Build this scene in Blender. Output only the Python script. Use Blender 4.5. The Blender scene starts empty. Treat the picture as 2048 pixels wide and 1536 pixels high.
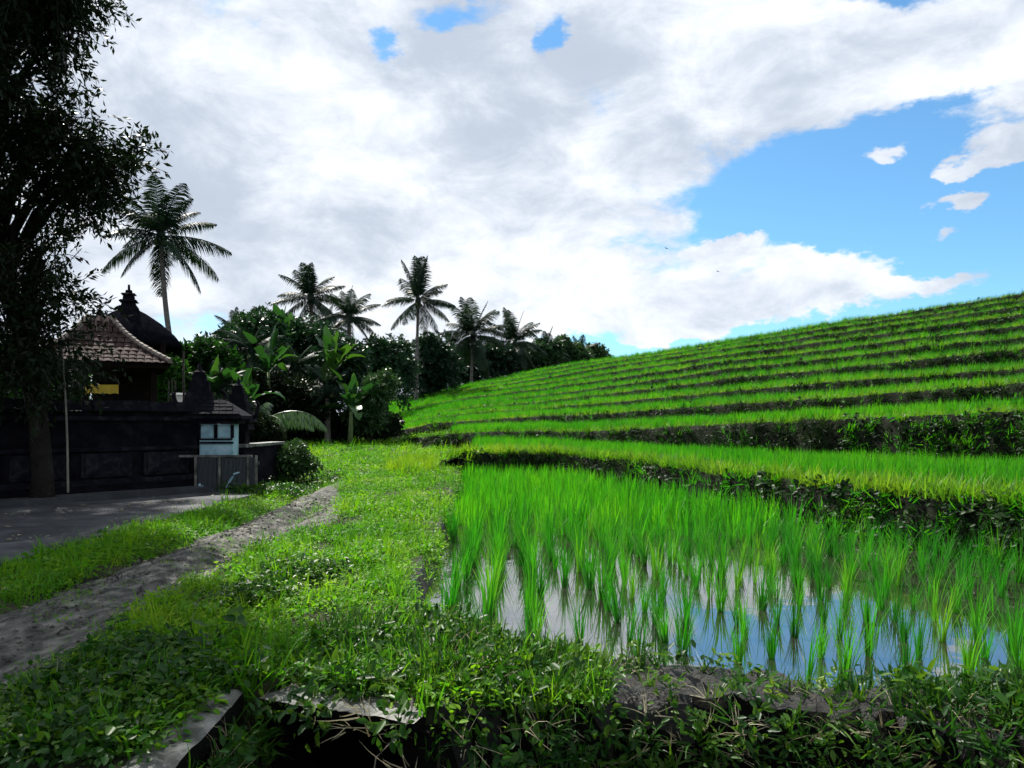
import bpy, bmesh, math, random
import numpy as np
from mathutils import Vector, Matrix
from mathutils.bvhtree import BVHTree

R = math.radians
rng = np.random.default_rng(7)
random.seed(7)
SC = bpy.context.scene
COL = SC.collection

# ------------------------------------------------------------------ camera
F, HY, EYE = 1538.0, 848.0, 1.5       # focal length in photo pixels, horizon row, eye height


def P(x, y, d):
    return ((x - 1024.0) / F * d, d, EYE + (HY - y) / F * d)


cam = bpy.data.cameras.new('camera')
cam.sensor_fit = 'HORIZONTAL'
cam.sensor_width = 36.0
cam.lens = 36.0 * F / 2048.0
cam.shift_y = (HY - 768.0) / 2048.0
cam.clip_end = 9000.0
cam.clip_start = 0.05
camo = bpy.data.objects.new('camera', cam)
COL.objects.link(camo)
camo.location = (0, 0, EYE)
camo.rotation_euler = (R(90), 0, 0)
SC.camera = camo

# ------------------------------------------------------------------ sun, sky, exposure
SUN_AZ, SUN_EL = R(-36), R(50)        # azimuth from +Y towards +X
SUNV = Vector((math.sin(SUN_AZ) * math.cos(SUN_EL), math.cos(SUN_AZ) * math.cos(SUN_EL), math.sin(SUN_EL)))
sun = bpy.data.lights.new('sun', 'SUN')
sun.energy = 5.0
sun.angle = R(0.53)
sun.color = (1.0, 0.95, 0.86)
suno = bpy.data.objects.new('sun', sun)
COL.objects.link(suno)
suno.rotation_euler = SUNV.to_track_quat('Z', 'Y').to_euler()
SC.view_settings.view_transform = 'Standard'
SC.view_settings.look = 'None'
SC.view_settings.exposure = 1.1
SC.view_settings.gamma = 1.0
SC.view_settings.use_curve_mapping = False
SC.cycles.use_denoising = True
SC.cycles.max_bounces = 3
SC.cycles.diffuse_bounces = 1
SC.cycles.glossy_bounces = 2
SC.cycles.use_adaptive_sampling = True
SC.cycles.adaptive_threshold = 0.03
SC.cycles.transparent_max_bounces = 8
SC.cycles.sample_clamp_indirect = 6.0

world = bpy.data.worlds.new('World')
SC.world = world
world.use_nodes = True
WT = world.node_tree
WT.nodes.clear()


def wn(t, **kw):
    n = WT.nodes.new(t)
    for k, v in kw.items():
        setattr(n, k, v)
    return n


def wm(op, a, b=None, c=None, clamp=False):
    n = WT.nodes.new('ShaderNodeMath')
    n.operation = op
    n.use_clamp = clamp
    for i, v in enumerate((a, b, c)):
        if v is None:
            continue
        if isinstance(v, (int, float)):
            n.inputs[i].default_value = v
        else:
            WT.links.new(v, n.inputs[i])
    return n.outputs[0]


SKY_STRENGTH = 0.1
sky = wn('ShaderNodeTexSky', sky_type='NISHITA')
sky.sun_disc = False
sky.sun_elevation = SUN_EL
sky.sun_rotation = SUN_AZ
sky.altitude = 200
sky.air_density = 1.0
sky.dust_density = 0.3
sky.ozone_density = 3.0
tc = wn('ShaderNodeTexCoord')
sep = wn('ShaderNodeSeparateXYZ')
WT.links.new(tc.outputs['Generated'], sep.inputs[0])
az = wm('ARCTAN2', sep.outputs[0], sep.outputs[1])
el = wm('ARCSINE', sep.outputs[2])
mp = wn('ShaderNodeMapping')
mp.inputs['Scale'].default_value = (1.0, 1.0, 1.9)
WT.links.new(tc.outputs['Generated'], mp.inputs[0])


def wnoise(scale, detail, rough, dist, off=(0, 0, 0)):
    m = wn('ShaderNodeMapping')
    m.inputs['Location'].default_value = off
    WT.links.new(mp.outputs[0], m.inputs[0])
    n = wn('ShaderNodeTexNoise')
    n.inputs['Scale'].default_value = scale
    n.inputs['Detail'].default_value = detail
    n.inputs['Roughness'].default_value = rough
    n.inputs['Distortion'].default_value = dist
    WT.links.new(m.outputs[0], n.inputs['Vector'])
    return n.outputs['Fac']


def aze(x, y):
    u, v = (x - 1024) / F, (HY - y) / F
    return math.atan2(u, 1.0), math.atan2(v, math.hypot(u, 1.0))


wpm = wn('ShaderNodeTexNoise')
wpm.inputs['Scale'].default_value = 9.0
wpm.inputs['Detail'].default_value = 5.0
wpm.inputs['Roughness'].default_value = 0.62
WT.links.new(mp.outputs[0], wpm.inputs['Vector'])
wps = wn('ShaderNodeSeparateColor')
WT.links.new(wpm.outputs['Color'], wps.inputs[0])
az = wm('ADD', az, wm('MULTIPLY', wm('SUBTRACT', wps.outputs[0], 0.5), 0.13))
el = wm('ADD', el, wm('MULTIPLY', wm('SUBTRACT', wps.outputs[1], 0.5), 0.09))
field = None
# clear patches (negative) and cloud masses (positive) of this sky: x, y, rx, ry, amount
blobs = [
    (1640, 410, 270, 140, -0.66), (1900, 300, 260, 110, -0.62), (1960, 470, 300, 120, -0.62), (1430, 690, 320, 42, -0.66), (1840, 640, 260, 45, -0.50),
    (1105, 75, 36, 46, -0.70), (785, 105, 34, 36, -0.55), (900, 15, 110, 30, -0.45), (1760, -10, 150, 36, -0.7),
    (1180, 690, 120, 40, -0.34), (400, 380, 300, 120, 0.2), (700, 330, 200, 100, .15), (1060, 300, 90, 60, .35),
    (1735, 325, 62, 28, 1.15), (1900, 345, 46, 24, 1.1), (2020, 290, 70, 36, 1.1), (1890, 415, 56, 20, 1.1), (1860, 470, 40, 16, .75),
    (1440, 490, 55, 20, 1.1), (1650, 535, 130, 50, 0.9), (1350, 625, 110, 36, 0.75), (1860, 565, 80, 24, 0.8),
    (1530, 610, 220, 36, 0.6), (1330, 672, 70, 16, 0.6), (1130, 610, 60, 34, 0.3), (1850, 150, 300, 50, 0.3),
]
for (x, y, rx, ry, amt) in blobs:
    a0, e0 = aze(x, y)
    da = wm('MULTIPLY', wm('SUBTRACT', az, a0), F / rx)
    de = wm('MULTIPLY', wm('SUBTRACT', el, e0), F / ry)
    d2 = wm('ADD', wm('MULTIPLY', da, da), wm('MULTIPLY', de, de))
    g = wm('MULTIPLY', wm('POWER', 2.718, wm('MULTIPLY', d2, -1.0)), amt)
    field = g if field is None else wm('ADD', field, g)
n1 = wnoise(5.2, 7.0, 0.6, 0.15, (3.1, 1.7, 0.4))
dens0 = wm('ADD', wm('ADD', wm('MULTIPLY', wm('SUBTRACT', n1, 0.5), 1.8), 0.84), field)
mr = wn('ShaderNodeMapRange', interpolation_type='SMOOTHSTEP')
mr.inputs[1].default_value = 0.38
mr.inputs[2].default_value = 0.66
WT.links.new(dens0, mr.inputs[0])
dens = mr.outputs[0]
n2 = wnoise(3.0, 3.0, 0.5, 0.2, (7.3, 2.2, 5.0))
n3 = wnoise(8.0, 7.0, 0.64, 0.3, (1.0, 9.2, 2.0))
sh = wm('ADD', wm('MULTIPLY', n2, 0.58), wm('MULTIPLY', n3, 0.42))
cr = wn('ShaderNodeValToRGB')
cr.color_ramp.interpolation = 'B_SPLINE'
e = cr.color_ramp.elements
e[0].position, e[0].color = 0.41, (0.44, 0.50, 0.60, 1)
e[1].position, e[1].color = 0.60, (0.97, 0.985, 1.0, 1)
e2 = cr.color_ramp.elements.new(0.50)
e2.color = (0.64, 0.70, 0.79, 1)
WT.links.new(sh, cr.inputs[0])
# thin rims of the clouds are bright, thick middles greyer
tint = wn('ShaderNodeMix', data_type='RGBA', blend_type='MULTIPLY')
tint.inputs[0].default_value = 1.0
tint.inputs[7].default_value = (0.50, 0.75, 0.82, 1)
WT.links.new(sky.outputs[0], tint.inputs[6])
mix = wn('ShaderNodeMix', data_type='RGBA')
WT.links.new(dens, mix.inputs[0])
WT.links.new(tint.outputs[2], mix.inputs[6])
cb = wn('ShaderNodeMix', data_type='RGBA', blend_type='MULTIPLY')
cb.inputs[0].default_value = 1.0
cb.inputs[7].default_value = (5.8, 5.8, 5.8, 1)
WT.links.new(cr.outputs[0], cb.inputs[6])
WT.links.new(cb.outputs[2], mix.inputs[7])
bg = wn('ShaderNodeBackground')
bg.inputs[1].default_value = SKY_STRENGTH
WT.links.new(mix.outputs[2], bg.inputs[0])
wo = wn('ShaderNodeOutputWorld')
WT.links.new(bg.outputs[0], wo.inputs[0])
world.cycles.sampling_method = 'MANUAL'
world.cycles.sample_map_resolution = 512


# ------------------------------------------------------------------ helpers: materials
def new_mat(name):
    m = bpy.data.materials.new(name)
    m.use_nodes = True
    m.node_tree.nodes.clear()
    return m


def lk(m, a, b):
    m.node_tree.links.new(a, b)


def nd(m, t, **kw):
    n = m.node_tree.nodes.new(t)
    for k, v in kw.items():
        setattr(n, k, v)
    return n


def ramp(m, fac, stops):
    n = nd(m, 'ShaderNodeValToRGB')
    el_ = n.color_ramp.elements
    while len(el_) < len(stops):
        el_.new(0.5)
    for q, (p_, c_) in zip(el_, stops):
        q.position = p_
        q.color = (*c_, 1)
    if fac is not None:
        lk(m, fac, n.inputs[0])
    return n.outputs[0]


def noise(m, scale, detail=4, rough=0.55, coord='Object', dist=0.0, scl=(1, 1, 1)):
    t = nd(m, 'ShaderNodeTexCoord')
    mp_ = nd(m, 'ShaderNodeMapping')
    mp_.inputs['Scale'].default_value = scl
    if coord == 'World':
        g_ = nd(m, 'ShaderNodeNewGeometry')
        lk(m, g_.outputs['Position'], mp_.inputs[0])
    else:
        lk(m, t.outputs[coord], mp_.inputs[0])
    n = nd(m, 'ShaderNodeTexNoise')
    n.inputs['Scale'].default_value = scale
    n.inputs['Detail'].default_value = detail
    n.inputs['Roughness'].default_value = rough
    n.inputs['Distortion'].default_value = dist
    lk(m, mp_.outputs[0], n.inputs['Vector'])
    return n.outputs['Fac']


def mathn(m, op, a, b):
    n = nd(m, 'ShaderNodeMath', operation=op)
    for i, v in enumerate((a, b)):
        if isinstance(v, (int, float)):
            n.inputs[i].default_value = v
        else:
            lk(m, v, n.inputs[i])
    return n.outputs[0]


def leaf_mat(name, stops, trans=0.45, tcol=1.6, rough=0.45, spec=0.35, wscale=0.0, yellow=(1.15, 1.1, 0.5)):
    """Leaf: diffuse and glossy front, light shining through; colour varies per plant and across the field."""
    m = new_mat(name)
    oi = nd(m, 'ShaderNodeObjectInfo')
    fac = oi.outputs['Random']
    if wscale:
        w = noise(m, wscale, 3, 0.5, 'World')
        fac = mathn(m, 'ADD', mathn(m, 'MULTIPLY', fac, 0.5), mathn(m, 'MULTIPLY', mathn(m, 'SUBTRACT', w, 0.25), 1.0))
    col = ramp(m, fac, stops)
    pb = nd(m, 'ShaderNodeBsdfPrincipled')
    pb.inputs['Roughness'].default_value = rough
    pb.inputs['Specular IOR Level'].default_value = spec
    lk(m, col, pb.inputs['Base Color'])
    tm = nd(m, 'ShaderNodeMix', data_type='RGBA', blend_type='MULTIPLY')
    tm.inputs[0].default_value = 1.0
    tm.inputs[7].default_value = (yellow[0] * tcol, yellow[1] * tcol, yellow[2] * tcol, 1)
    lk(m, col, tm.inputs[6])
    tr = nd(m, 'ShaderNodeBsdfTranslucent')
    lk(m, tm.outputs[2], tr.inputs[0])
    mx = nd(m, 'ShaderNodeMixShader')
    mx.inputs[0].default_value = trans
    lk(m, pb.outputs[0], mx.inputs[1])
    lk(m, tr.outputs[0], mx.inputs[2])
    o = nd(m, 'ShaderNodeOutputMaterial')
    lk(m, mx.outputs[0], o.inputs[0])
    return m


def solid_mat(name, stops, scale=4.0, rough=0.85, bump=0.3, bscale=20.0, coord='Object', spec=0.3, detail=6, scl=(1, 1, 1), rough2=None, metal=0.0):
    m = new_mat(name)
    f = noise(m, scale, detail, 0.6, coord, 0.4, scl)
    col = ramp(m, f, stops)
    pb = nd(m, 'ShaderNodeBsdfPrincipled')
    pb.inputs['Roughness'].default_value = rough
    pb.inputs['Specular IOR Level'].default_value = spec
    pb.inputs['Metallic'].default_value = metal
    lk(m, col, pb.inputs['Base Color'])
    if rough2 is not None:
        rr = nd(m, 'ShaderNodeMapRange')
        rr.inputs[1].default_value = 0.35
        rr.inputs[2].default_value = 0.65
        rr.inputs[3].default_value = rough
        rr.inputs[4].default_value = rough2
        lk(m, noise(m, scale * 1.7, 4, 0.6, coord), rr.inputs[0])
        lk(m, rr.outputs[0], pb.inputs['Roughness'])
    if bump:
        b = nd(m, 'ShaderNodeBump')
        b.inputs['Strength'].default_value = bump
        b.inputs['Distance'].default_value = 0.05
        lk(m, noise(m, bscale, 8, 0.65, coord), b.inputs['Height'])
        lk(m, b.outputs[0], pb.inputs['Normal'])
    o = nd(m, 'ShaderNodeOutputMaterial')
    lk(m, pb.outputs[0], o.inputs[0])
    return m


M = {}
M['soil'] = solid_mat('soil', [(0.3, (0.015, 0.018, 0.011)), (0.5, (0.03, 0.034, 0.018)), (0.7, (0.065, 0.065, 0.04))], 2.5, 0.9, 0.8, 30, 'World', 0.08)
M['track'] = solid_mat('track_dirt', [(0.33, (0.03, 0.032, 0.029)), (0.5, (0.09, 0.09, 0.081)), (0.68, (0.2, 0.197, 0.176))], 7.0, 0.85, 0.9, 26, 'World', 0.1, scl=(1.6, .7, 1))
M['mud'] = solid_mat('wet_mud', [(0.3, (0.005, 0.005, 0.005)), (0.55, (0.011, 0.0105, 0.010)), (0.75, (0.026, 0.025, 0.022))], 5, 0.22, 1.0, 34, 'World', 0.4, rough2=0.9)
M['ditch'] = solid_mat('shade_dark_ditch_mud', [(0.3, (0.002, 0.0025, 0.002)), (0.6, (0.006, 0.006, 0.005)), (0.8, (0.016, 0.016, 0.013))], 6, 0.7, 1.0, 30, 'World', 0.05)  # near-black copy of the mud: the ditch's shade put into the colour
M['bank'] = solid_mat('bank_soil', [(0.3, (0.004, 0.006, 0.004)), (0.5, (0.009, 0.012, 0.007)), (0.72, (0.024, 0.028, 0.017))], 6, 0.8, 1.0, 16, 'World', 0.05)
M['concrete'] = solid_mat('old_concrete', [(0.35, (0.02, 0.026, 0.02)), (0.5, (0.09, 0.095, 0.085)), (0.7, (0.24, 0.24, 0.225))], 5, 0.75, 0.5, 40, 'World', 0.4, rough2=0.4)
M['drive'] = solid_mat('driveway_concrete', [(0.3, (0.016, 0.018, 0.021)), (0.5, (0.036, 0.04, 0.046)), (0.72, (0.09, 0.095, 0.10))], 1.8, 0.75, 0.5, 45, 'World', 0.2)
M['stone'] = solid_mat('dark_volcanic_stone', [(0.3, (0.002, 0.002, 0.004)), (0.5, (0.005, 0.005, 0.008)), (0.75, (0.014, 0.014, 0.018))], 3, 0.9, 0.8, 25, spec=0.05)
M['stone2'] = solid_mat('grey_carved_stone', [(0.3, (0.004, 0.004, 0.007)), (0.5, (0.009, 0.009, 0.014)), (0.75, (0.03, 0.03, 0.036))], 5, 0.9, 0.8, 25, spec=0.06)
M['tile'] = solid_mat('clay_roof_tile', [(0.25, (0.014, 0.010, 0.011)), (0.5, (0.036, 0.022, 0.02)), (0.75, (0.08, 0.058, 0.055))], 2.2, 0.8, 0.4, 30, 'World', 0.08)
M['ridge'] = solid_mat('weathered_ridge_tile', [(0.3, (0.09, 0.07, 0.06)), (0.6, (0.22, 0.19, 0.17)), (0.8, (0.34, 0.31, 0.29))], 4, 0.8, 0.4, 30, 'World')
M['thatch'] = solid_mat('black_palm_fibre_thatch', [(0.3, (0.003, 0.003, 0.005)), (0.7, (0.009, 0.010, 0.014))], 8, 1.0, 1.0, 40, 'Object', 0.0, scl=(1, 1, .2))
M['wood'] = solid_mat('dark_carved_wood', [(0.3, (0.004, 0.003, 0.003)), (0.7, (0.012, 0.008, 0.007))], 6, 0.8, 0.4, 40, spec=0.05)
M['paleblue'] = solid_mat('pale_blue_paint', [(0.28, (0.1, 0.2, 0.26)), (0.5, (0.25, 0.42, 0.5)), (0.75, (0.42, 0.56, 0.62))], 4, 0.6, 0.3, 20, 'Object')
M['yellow'] = solid_mat('yellow_ochre_wall', [(0.3, (0.55, 0.42, 0.08)), (0.7, (0.75, 0.62, 0.18))], 3, 0.7, 0.1, 20)
M['white'] = solid_mat('white_painted_wood', [(0.3, (0.55, 0.55, 0.52)), (0.7, (0.8, 0.8, 0.77))], 3, 0.6, 0.1, 20)
M['board'] = solid_mat('weathered_grey_board', [(0.3, (0.012, 0.018, 0.022)), (0.55, (0.03, 0.038, 0.045)), (0.75, (0.075, 0.09, 0.1))], 6, 0.7, 0.4, 30, 'Object', 0.4, scl=(3, 3, .4))
M['iron'] = solid_mat('rusty_dark_iron', [(0.3, (0.02, 0.018, 0.017)), (0.7, (0.06, 0.045, 0.035))], 10, 0.6, 0.2, 40)
M['bamboo'] = solid_mat('dry_bamboo', [(0.3, (0.09, 0.088, 0.075)), (0.7, (0.2, 0.19, 0.165))], 5, 0.5, 0.1, 30)
M['bark'] = solid_mat('mottled_bark', [(0.3, (0.010, 0.009, 0.009)), (0.58, (0.022, 0.02, 0.018)), (0.85, (0.10, 0.10, 0.095))], 4, 0.9, 1.0, 18, spec=0.05)
M['palmbark'] = solid_mat('palm_trunk_bark', [(0.3, (0.06, 0.057, 0.052)), (0.6, (0.14, 0.135, 0.125)), (0.8, (0.24, 0.235, 0.22))], 3, 0.9, 0.8, 12, 'Object', 0.3, scl=(.5, .5, 3))
M['dry'] = leaf_mat('dry_grass', [(0.2, (0.16, 0.14, 0.07)), (0.8, (0.34, 0.31, 0.2))], 0.3, 1.0, 0.6, 0.3, yellow=(1, 1, 1))
M['rice'] = leaf_mat('rice_leaf', [(0.0, (0.009, 0.075, 0.006)), (0.5, (0.018, 0.125, 0.007)), (0.85, (0.038, 0.165, 0.008)), (1.0, (0.085, 0.19, 0.012))], 0.5, 1.6, 0.4, 0.20, yellow=(0.8, 1.12, 0.3))
M['ricefar'] = leaf_mat('terrace_rice_leaf', [(0.05, (0.014, 0.105, 0.006)), (0.45, (0.036, 0.18, 0.008)), (0.9, (0.10, 0.26, 0.009))], 0.5, 1.5, 0.5, 0.25, 0.16, yellow=(0.8, 1.12, 0.3))
M['grass'] = leaf_mat('path_grass_leaf', [(0.0, (0.024, 0.105, 0.010)), (0.45, (0.062, 0.19, 0.012)), (0.75, (0.135, 0.26, 0.014)), (1.0, (0.23, 0.30, 0.02))], 0.45, 1.4, 0.5, 0.12, 0.5, yellow=(1.0, 1.12, 0.35))
M['lip'] = leaf_mat('bank_lip_grass_leaf', [(0.0, (0.035, 0.13, 0.010)), (0.5, (0.085, 0.19, 0.015)), (1.0, (0.18, 0.25, 0.03))], 0.5, 1.4, 0.5, 0.3, 0.5, yellow=(1.0, 1.12, 0.35))
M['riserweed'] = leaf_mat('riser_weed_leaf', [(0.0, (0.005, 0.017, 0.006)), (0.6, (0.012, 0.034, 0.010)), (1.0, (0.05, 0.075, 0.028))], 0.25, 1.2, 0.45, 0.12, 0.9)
M['weed'] = leaf_mat('weed_leaf', [(0.0, (0.008, 0.038, 0.006)), (0.55, (0.018, 0.07, 0.009)), (1.0, (0.06, 0.13, 0.012))], 0.4, 1.4, 0.4, 0.16)
M['yrice'] = leaf_mat('yellow_rice_leaf', [(0.0, (0.06, 0.18, 0.010)), (1.0, (0.17, 0.27, 0.014))], 0.5, 1.5, 0.5, 0.3)
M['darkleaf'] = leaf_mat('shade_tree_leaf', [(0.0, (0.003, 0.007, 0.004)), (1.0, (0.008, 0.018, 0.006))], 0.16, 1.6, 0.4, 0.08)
M['treeleaf'] = leaf_mat('tree_leaf', [(0.0, (0.008, 0.032, 0.016)), (0.5, (0.015, 0.052, 0.020)), (1.0, (0.032, 0.08, 0.024))], 0.2, 1.2, 0.4, 0.18)
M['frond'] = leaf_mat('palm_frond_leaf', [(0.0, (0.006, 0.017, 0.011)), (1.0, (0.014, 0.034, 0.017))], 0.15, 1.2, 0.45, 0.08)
M['frondlit'] = leaf_mat('young_palm_frond_lit', [(0.0, (0.05, 0.11, 0.05)), (1.0, (0.08, 0.14, 0.06))], 0.3, 1.2, 0.3, 0.6)  # brighter copy of the frond green, sunlight put into the colour
M['banana'] = leaf_mat('banana_leaf', [(0.0, (0.010, 0.045, 0.014)), (0.6, (0.015, 0.06, 0.014)), (1.0, (0.035, 0.10, 0.015))], 0.3, 1.5, 0.35, 0.25)
M['stem'] = solid_mat('green_stem', [(0.3, (0.05, 0.09, 0.03)), (0.7, (0.12, 0.16, 0.06))], 5, 0.6, 0.2, 30)
M['bird'] = solid_mat('dark_feathers', [(0.3, (0.01, 0.01, 0.012)), (0.7, (0.03, 0.03, 0.03))], 5, 0.7, 0, 30)

# water: dark muddy bed seen through a strongly mirroring skin
mw = new_mat('paddy_water')
lw = nd(mw, 'ShaderNodeFresnel')
lw.inputs[0].default_value = 5.5
df = nd(mw, 'ShaderNodeBsdfDiffuse')
lk(mw, ramp(mw, noise(mw, 1.2, 4, 0.5, 'World'), [(0.3, (0.008, 0.009, 0.006)), (0.7, (0.025, 0.025, 0.018))]), df.inputs[0])
gl = nd(mw, 'ShaderNodeBsdfGlossy')
gl.inputs['Roughness'].default_value = 0.015
gl.inputs[0].default_value = (1, 1, 1, 1)
bw = nd(mw, 'ShaderNodeBump')
bw.inputs['Strength'].default_value = 0.05
bw.inputs['Distance'].default_value = 0.02
lk(mw, noise(mw, 5.0, 3, 0.5, 'World'), bw.inputs['Height'])
lk(mw, bw.outputs[0], gl.inputs['Normal'])
mxw = nd(mw, 'ShaderNodeMixShader')
lk(mw, lw.outputs[0], mxw.inputs[0])
lk(mw, df.outputs[0], mxw.inputs[1])
lk(mw, gl.outputs[0], mxw.inputs[2])
ow = nd(mw, 'ShaderNodeOutputMaterial')
lk(mw, mxw.outputs[0], ow.inputs[0])
M['water'] = mw


# ------------------------------------------------------------------ helpers: meshes and objects
def mesh(name, V, Fc, mat=None, smooth=False):
    me = bpy.data.meshes.new(name)
    V = np.asarray(V, dtype=np.float32).reshape(-1, 3)
    if isinstance(Fc, np.ndarray) and Fc.ndim == 2:
        nf, k = Fc.shape
        me.vertices.add(len(V))
        me.vertices.foreach_set('co', V.ravel())
        me.loops.add(nf * k)
        me.loops.foreach_set('vertex_index', Fc.astype(np.int32).ravel())
        me.polygons.add(nf)
        me.polygons.foreach_set('loop_start', np.arange(0, nf * k, k, dtype=np.int32))
        me.polygons.foreach_set('loop_total', np.full(nf, k, dtype=np.int32))
        me.update(calc_edges=True)
    else:
        me.from_pydata([tuple(map(float, v)) for v in V], [], [tuple(int(i) for i in f) for f in Fc])
        me.update()
    if mat is not None:
        for mm in (mat if isinstance(mat, (list, tuple)) else [mat]):
            me.materials.append(mm)
    if smooth:
        me.polygons.foreach_set('use_smooth', np.ones(len(me.polygons), dtype=bool))
    return me


def ob(name, me, parent=None, loc=(0, 0, 0), rot=(0, 0, 0), scl=(1, 1, 1)):
    o = bpy.data.objects.new(name, me)
    COL.objects.link(o)
    if parent is not None:
        o.parent = parent
    o.location = loc
    o.rotation_euler = rot
    o.scale = scl if isinstance(scl, (tuple, list)) else (scl,) * 3
    return o


def tag(o, label, cat, group=None, kind=None):
    o['label'] = label
    if cat:
        o['category'] = cat
    if group:
        o['group'] = group
    if kind:
        o['kind'] = kind
    return o


def empty(name, loc, rz=0.0):
    o = bpy.data.objects.new(name, None)
    o.empty_display_size = 0.2
    COL.objects.link(o)
    o.location = loc
    o.rotation_euler = (0, 0, rz)
    return o


class MB:
    """Collects shapes for ONE mesh."""

    def __init__(self):
        self.v, self.f = [], []

    def add(self, V, Fc):
        n = len(self.v)
        self.v += [tuple(p) for p in V]
        self.f += [tuple(i + n for i in q) for q in Fc]
        return self

    def box(self, x0, x1, y0, y1, z0, z1, taper=1.0, mat=None):
        cx, cy = (x0 + x1) / 2, (y0 + y1) / 2
        V = []
        for z, s in ((z0, 1.0), (z1, taper)):
            for (x, y) in ((x0, y0), (x1, y0), (x1, y1), (x0, y1)):
                V.append((cx + (x - cx) * s, cy + (y - cy) * s, z))
        if mat is not None:
            V = [tuple(mat @ Vector(p)) for p in V]
        return self.add(V, [(3, 2, 1, 0), (4, 5, 6, 7), (0, 1, 5, 4), (1, 2, 6, 5), (2, 3, 7, 6), (3, 0, 4, 7)])

    def tube(self, pts, rad, n=8, cap=True):
        pts = [Vector(p) for p in pts]
        V, Fc = [], []
        up = Vector((0.13, 0.31, 0.94))
        for i, p in enumerate(pts):
            t = (pts[min(i + 1, len(pts) - 1)] - pts[max(i - 1, 0)]).normalized()
            a = t.cross(up if abs(t.dot(up)) < 0.95 else Vector((1, 0, 0))).normalized()
            b = t.cross(a)
            r = rad[i] if isinstance(rad, (list, tuple, np.ndarray)) else rad
            for k in range(n):
                q = 2 * math.pi * k / n
                V.append(tuple(p + a * (math.cos(q) * r) + b * (math.sin(q) * r)))
        for i in range(len(pts) - 1):
            for k in range(n):
                k2 = (k + 1) % n
                Fc.append((i * n + k, i * n + k2, (i + 1) * n + k2, (i + 1) * n + k))
        if cap:
            Fc.append(tuple(range(n - 1, -1, -1)))
            Fc.append(tuple((len(pts) - 1) * n + k for k in range(n)))
        return self.add(V, Fc)

    def lathe(self, prof, n=12, c=(0, 0), sq=False):
        V, Fc = [], []
        for (r, z) in prof:
            for k in range(n):
                q = 2 * math.pi * (k + (0.5 if sq else 0)) / n
                V.append((c[0] + r * math.cos(q), c[1] + r * math.sin(q), z))
        for i in range(len(prof) - 1):
            for k in range(n):
                k2 = (k + 1) % n
                Fc.append((i * n + k, i * n + k2, (i + 1) * n + k2, (i + 1) * n + k))
        Fc.append(tuple(range(n - 1, -1, -1)))
        Fc.append(tuple((len(prof) - 1) * n + k for k in range(n)))
        return self.add(V, Fc)

    def mesh(self, name, mat=None, smooth=False):
        return mesh(name, self.v, self.f, mat, smooth)

    def ob(self, name, mat, parent=None, smooth=False, **kw):
        return ob(name, self.mesh(name, mat, smooth), parent, **kw)


def vnoise(x, y, seed=0):
    """cheap smooth value noise, numpy"""
    x, y = np.asarray(x, float), np.asarray(y, float)
    xi, yi = np.floor(x).astype(np.int64), np.floor(y).astype(np.int64)
    fx, fy = x - xi, y - yi
    fx, fy = fx * fx * (3 - 2 * fx), fy * fy * (3 - 2 * fy)

    def h(a, b):
        n = (a * 374761393 + b * 668265263 + seed * 1442695041) & 0x7fffffff
        n = ((n ^ (n >> 13)) * 1274126177) & 0x7fffffff
        return ((n ^ (n >> 16)) & 0xffff) / 65535.0
    return (h(xi, yi) * (1 - fx) + h(xi + 1, yi) * fx) * (1 - fy) + (h(xi, yi + 1) * (1 - fx) + h(xi + 1, yi + 1) * fx) * fy


def fbm(x, y, seed=0, oct=4):
    s, a, t = 0, 0.5, 0
    for i in range(oct):
        s = s + a * vnoise(np.asarray(x) * 2 ** i, np.asarray(y) * 2 ** i, seed + i * 17)
        t += a
        a *= 0.5
    return s / t - 0.5


def sstep(a, b, x):
    t = np.clip((x - a) / (b - a), 0, 1)
    return t * t * (3 - 2 * t)


# ------------------------------------------------------------------ terrain functions
def g_left(Y):
    return np.interp(Y, [0, 14, 22, 35, 50, 90, 200, 5000], [0.2, 0.22, 0.36, 0.64, 0.75, 0.9, 1.1, 1.2])


def xr(Y):            # path edge above the first paddy
    return np.interp(Y, [0, 5.4, 9.3, 12.5, 20, 40], [-0.72, -0.72, -0.83, -0.98, -1.3, -1.5])


def yw(X):            # near shore of the first paddy
    return np.interp(X, [-3, -0.72, -0.44, -0.04, 0.6, 1.24, 1.9, 2.8, 5, 9], [5.7, 5.5, 5.35, 4.75, 4.6, 4.62, 4.3, 4.2, 4.0, 3.8])


def yd(X):            # front lip of the bund, above the ditch
    return np.interp(X, [-1.2, -0.44, 0.0, 0.6, 1.5, 2.0, 2.6, 3.2], [3.76, 3.46, 3.62, 3.9, 3.92, 3.7, 3.2, 2.2])


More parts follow.
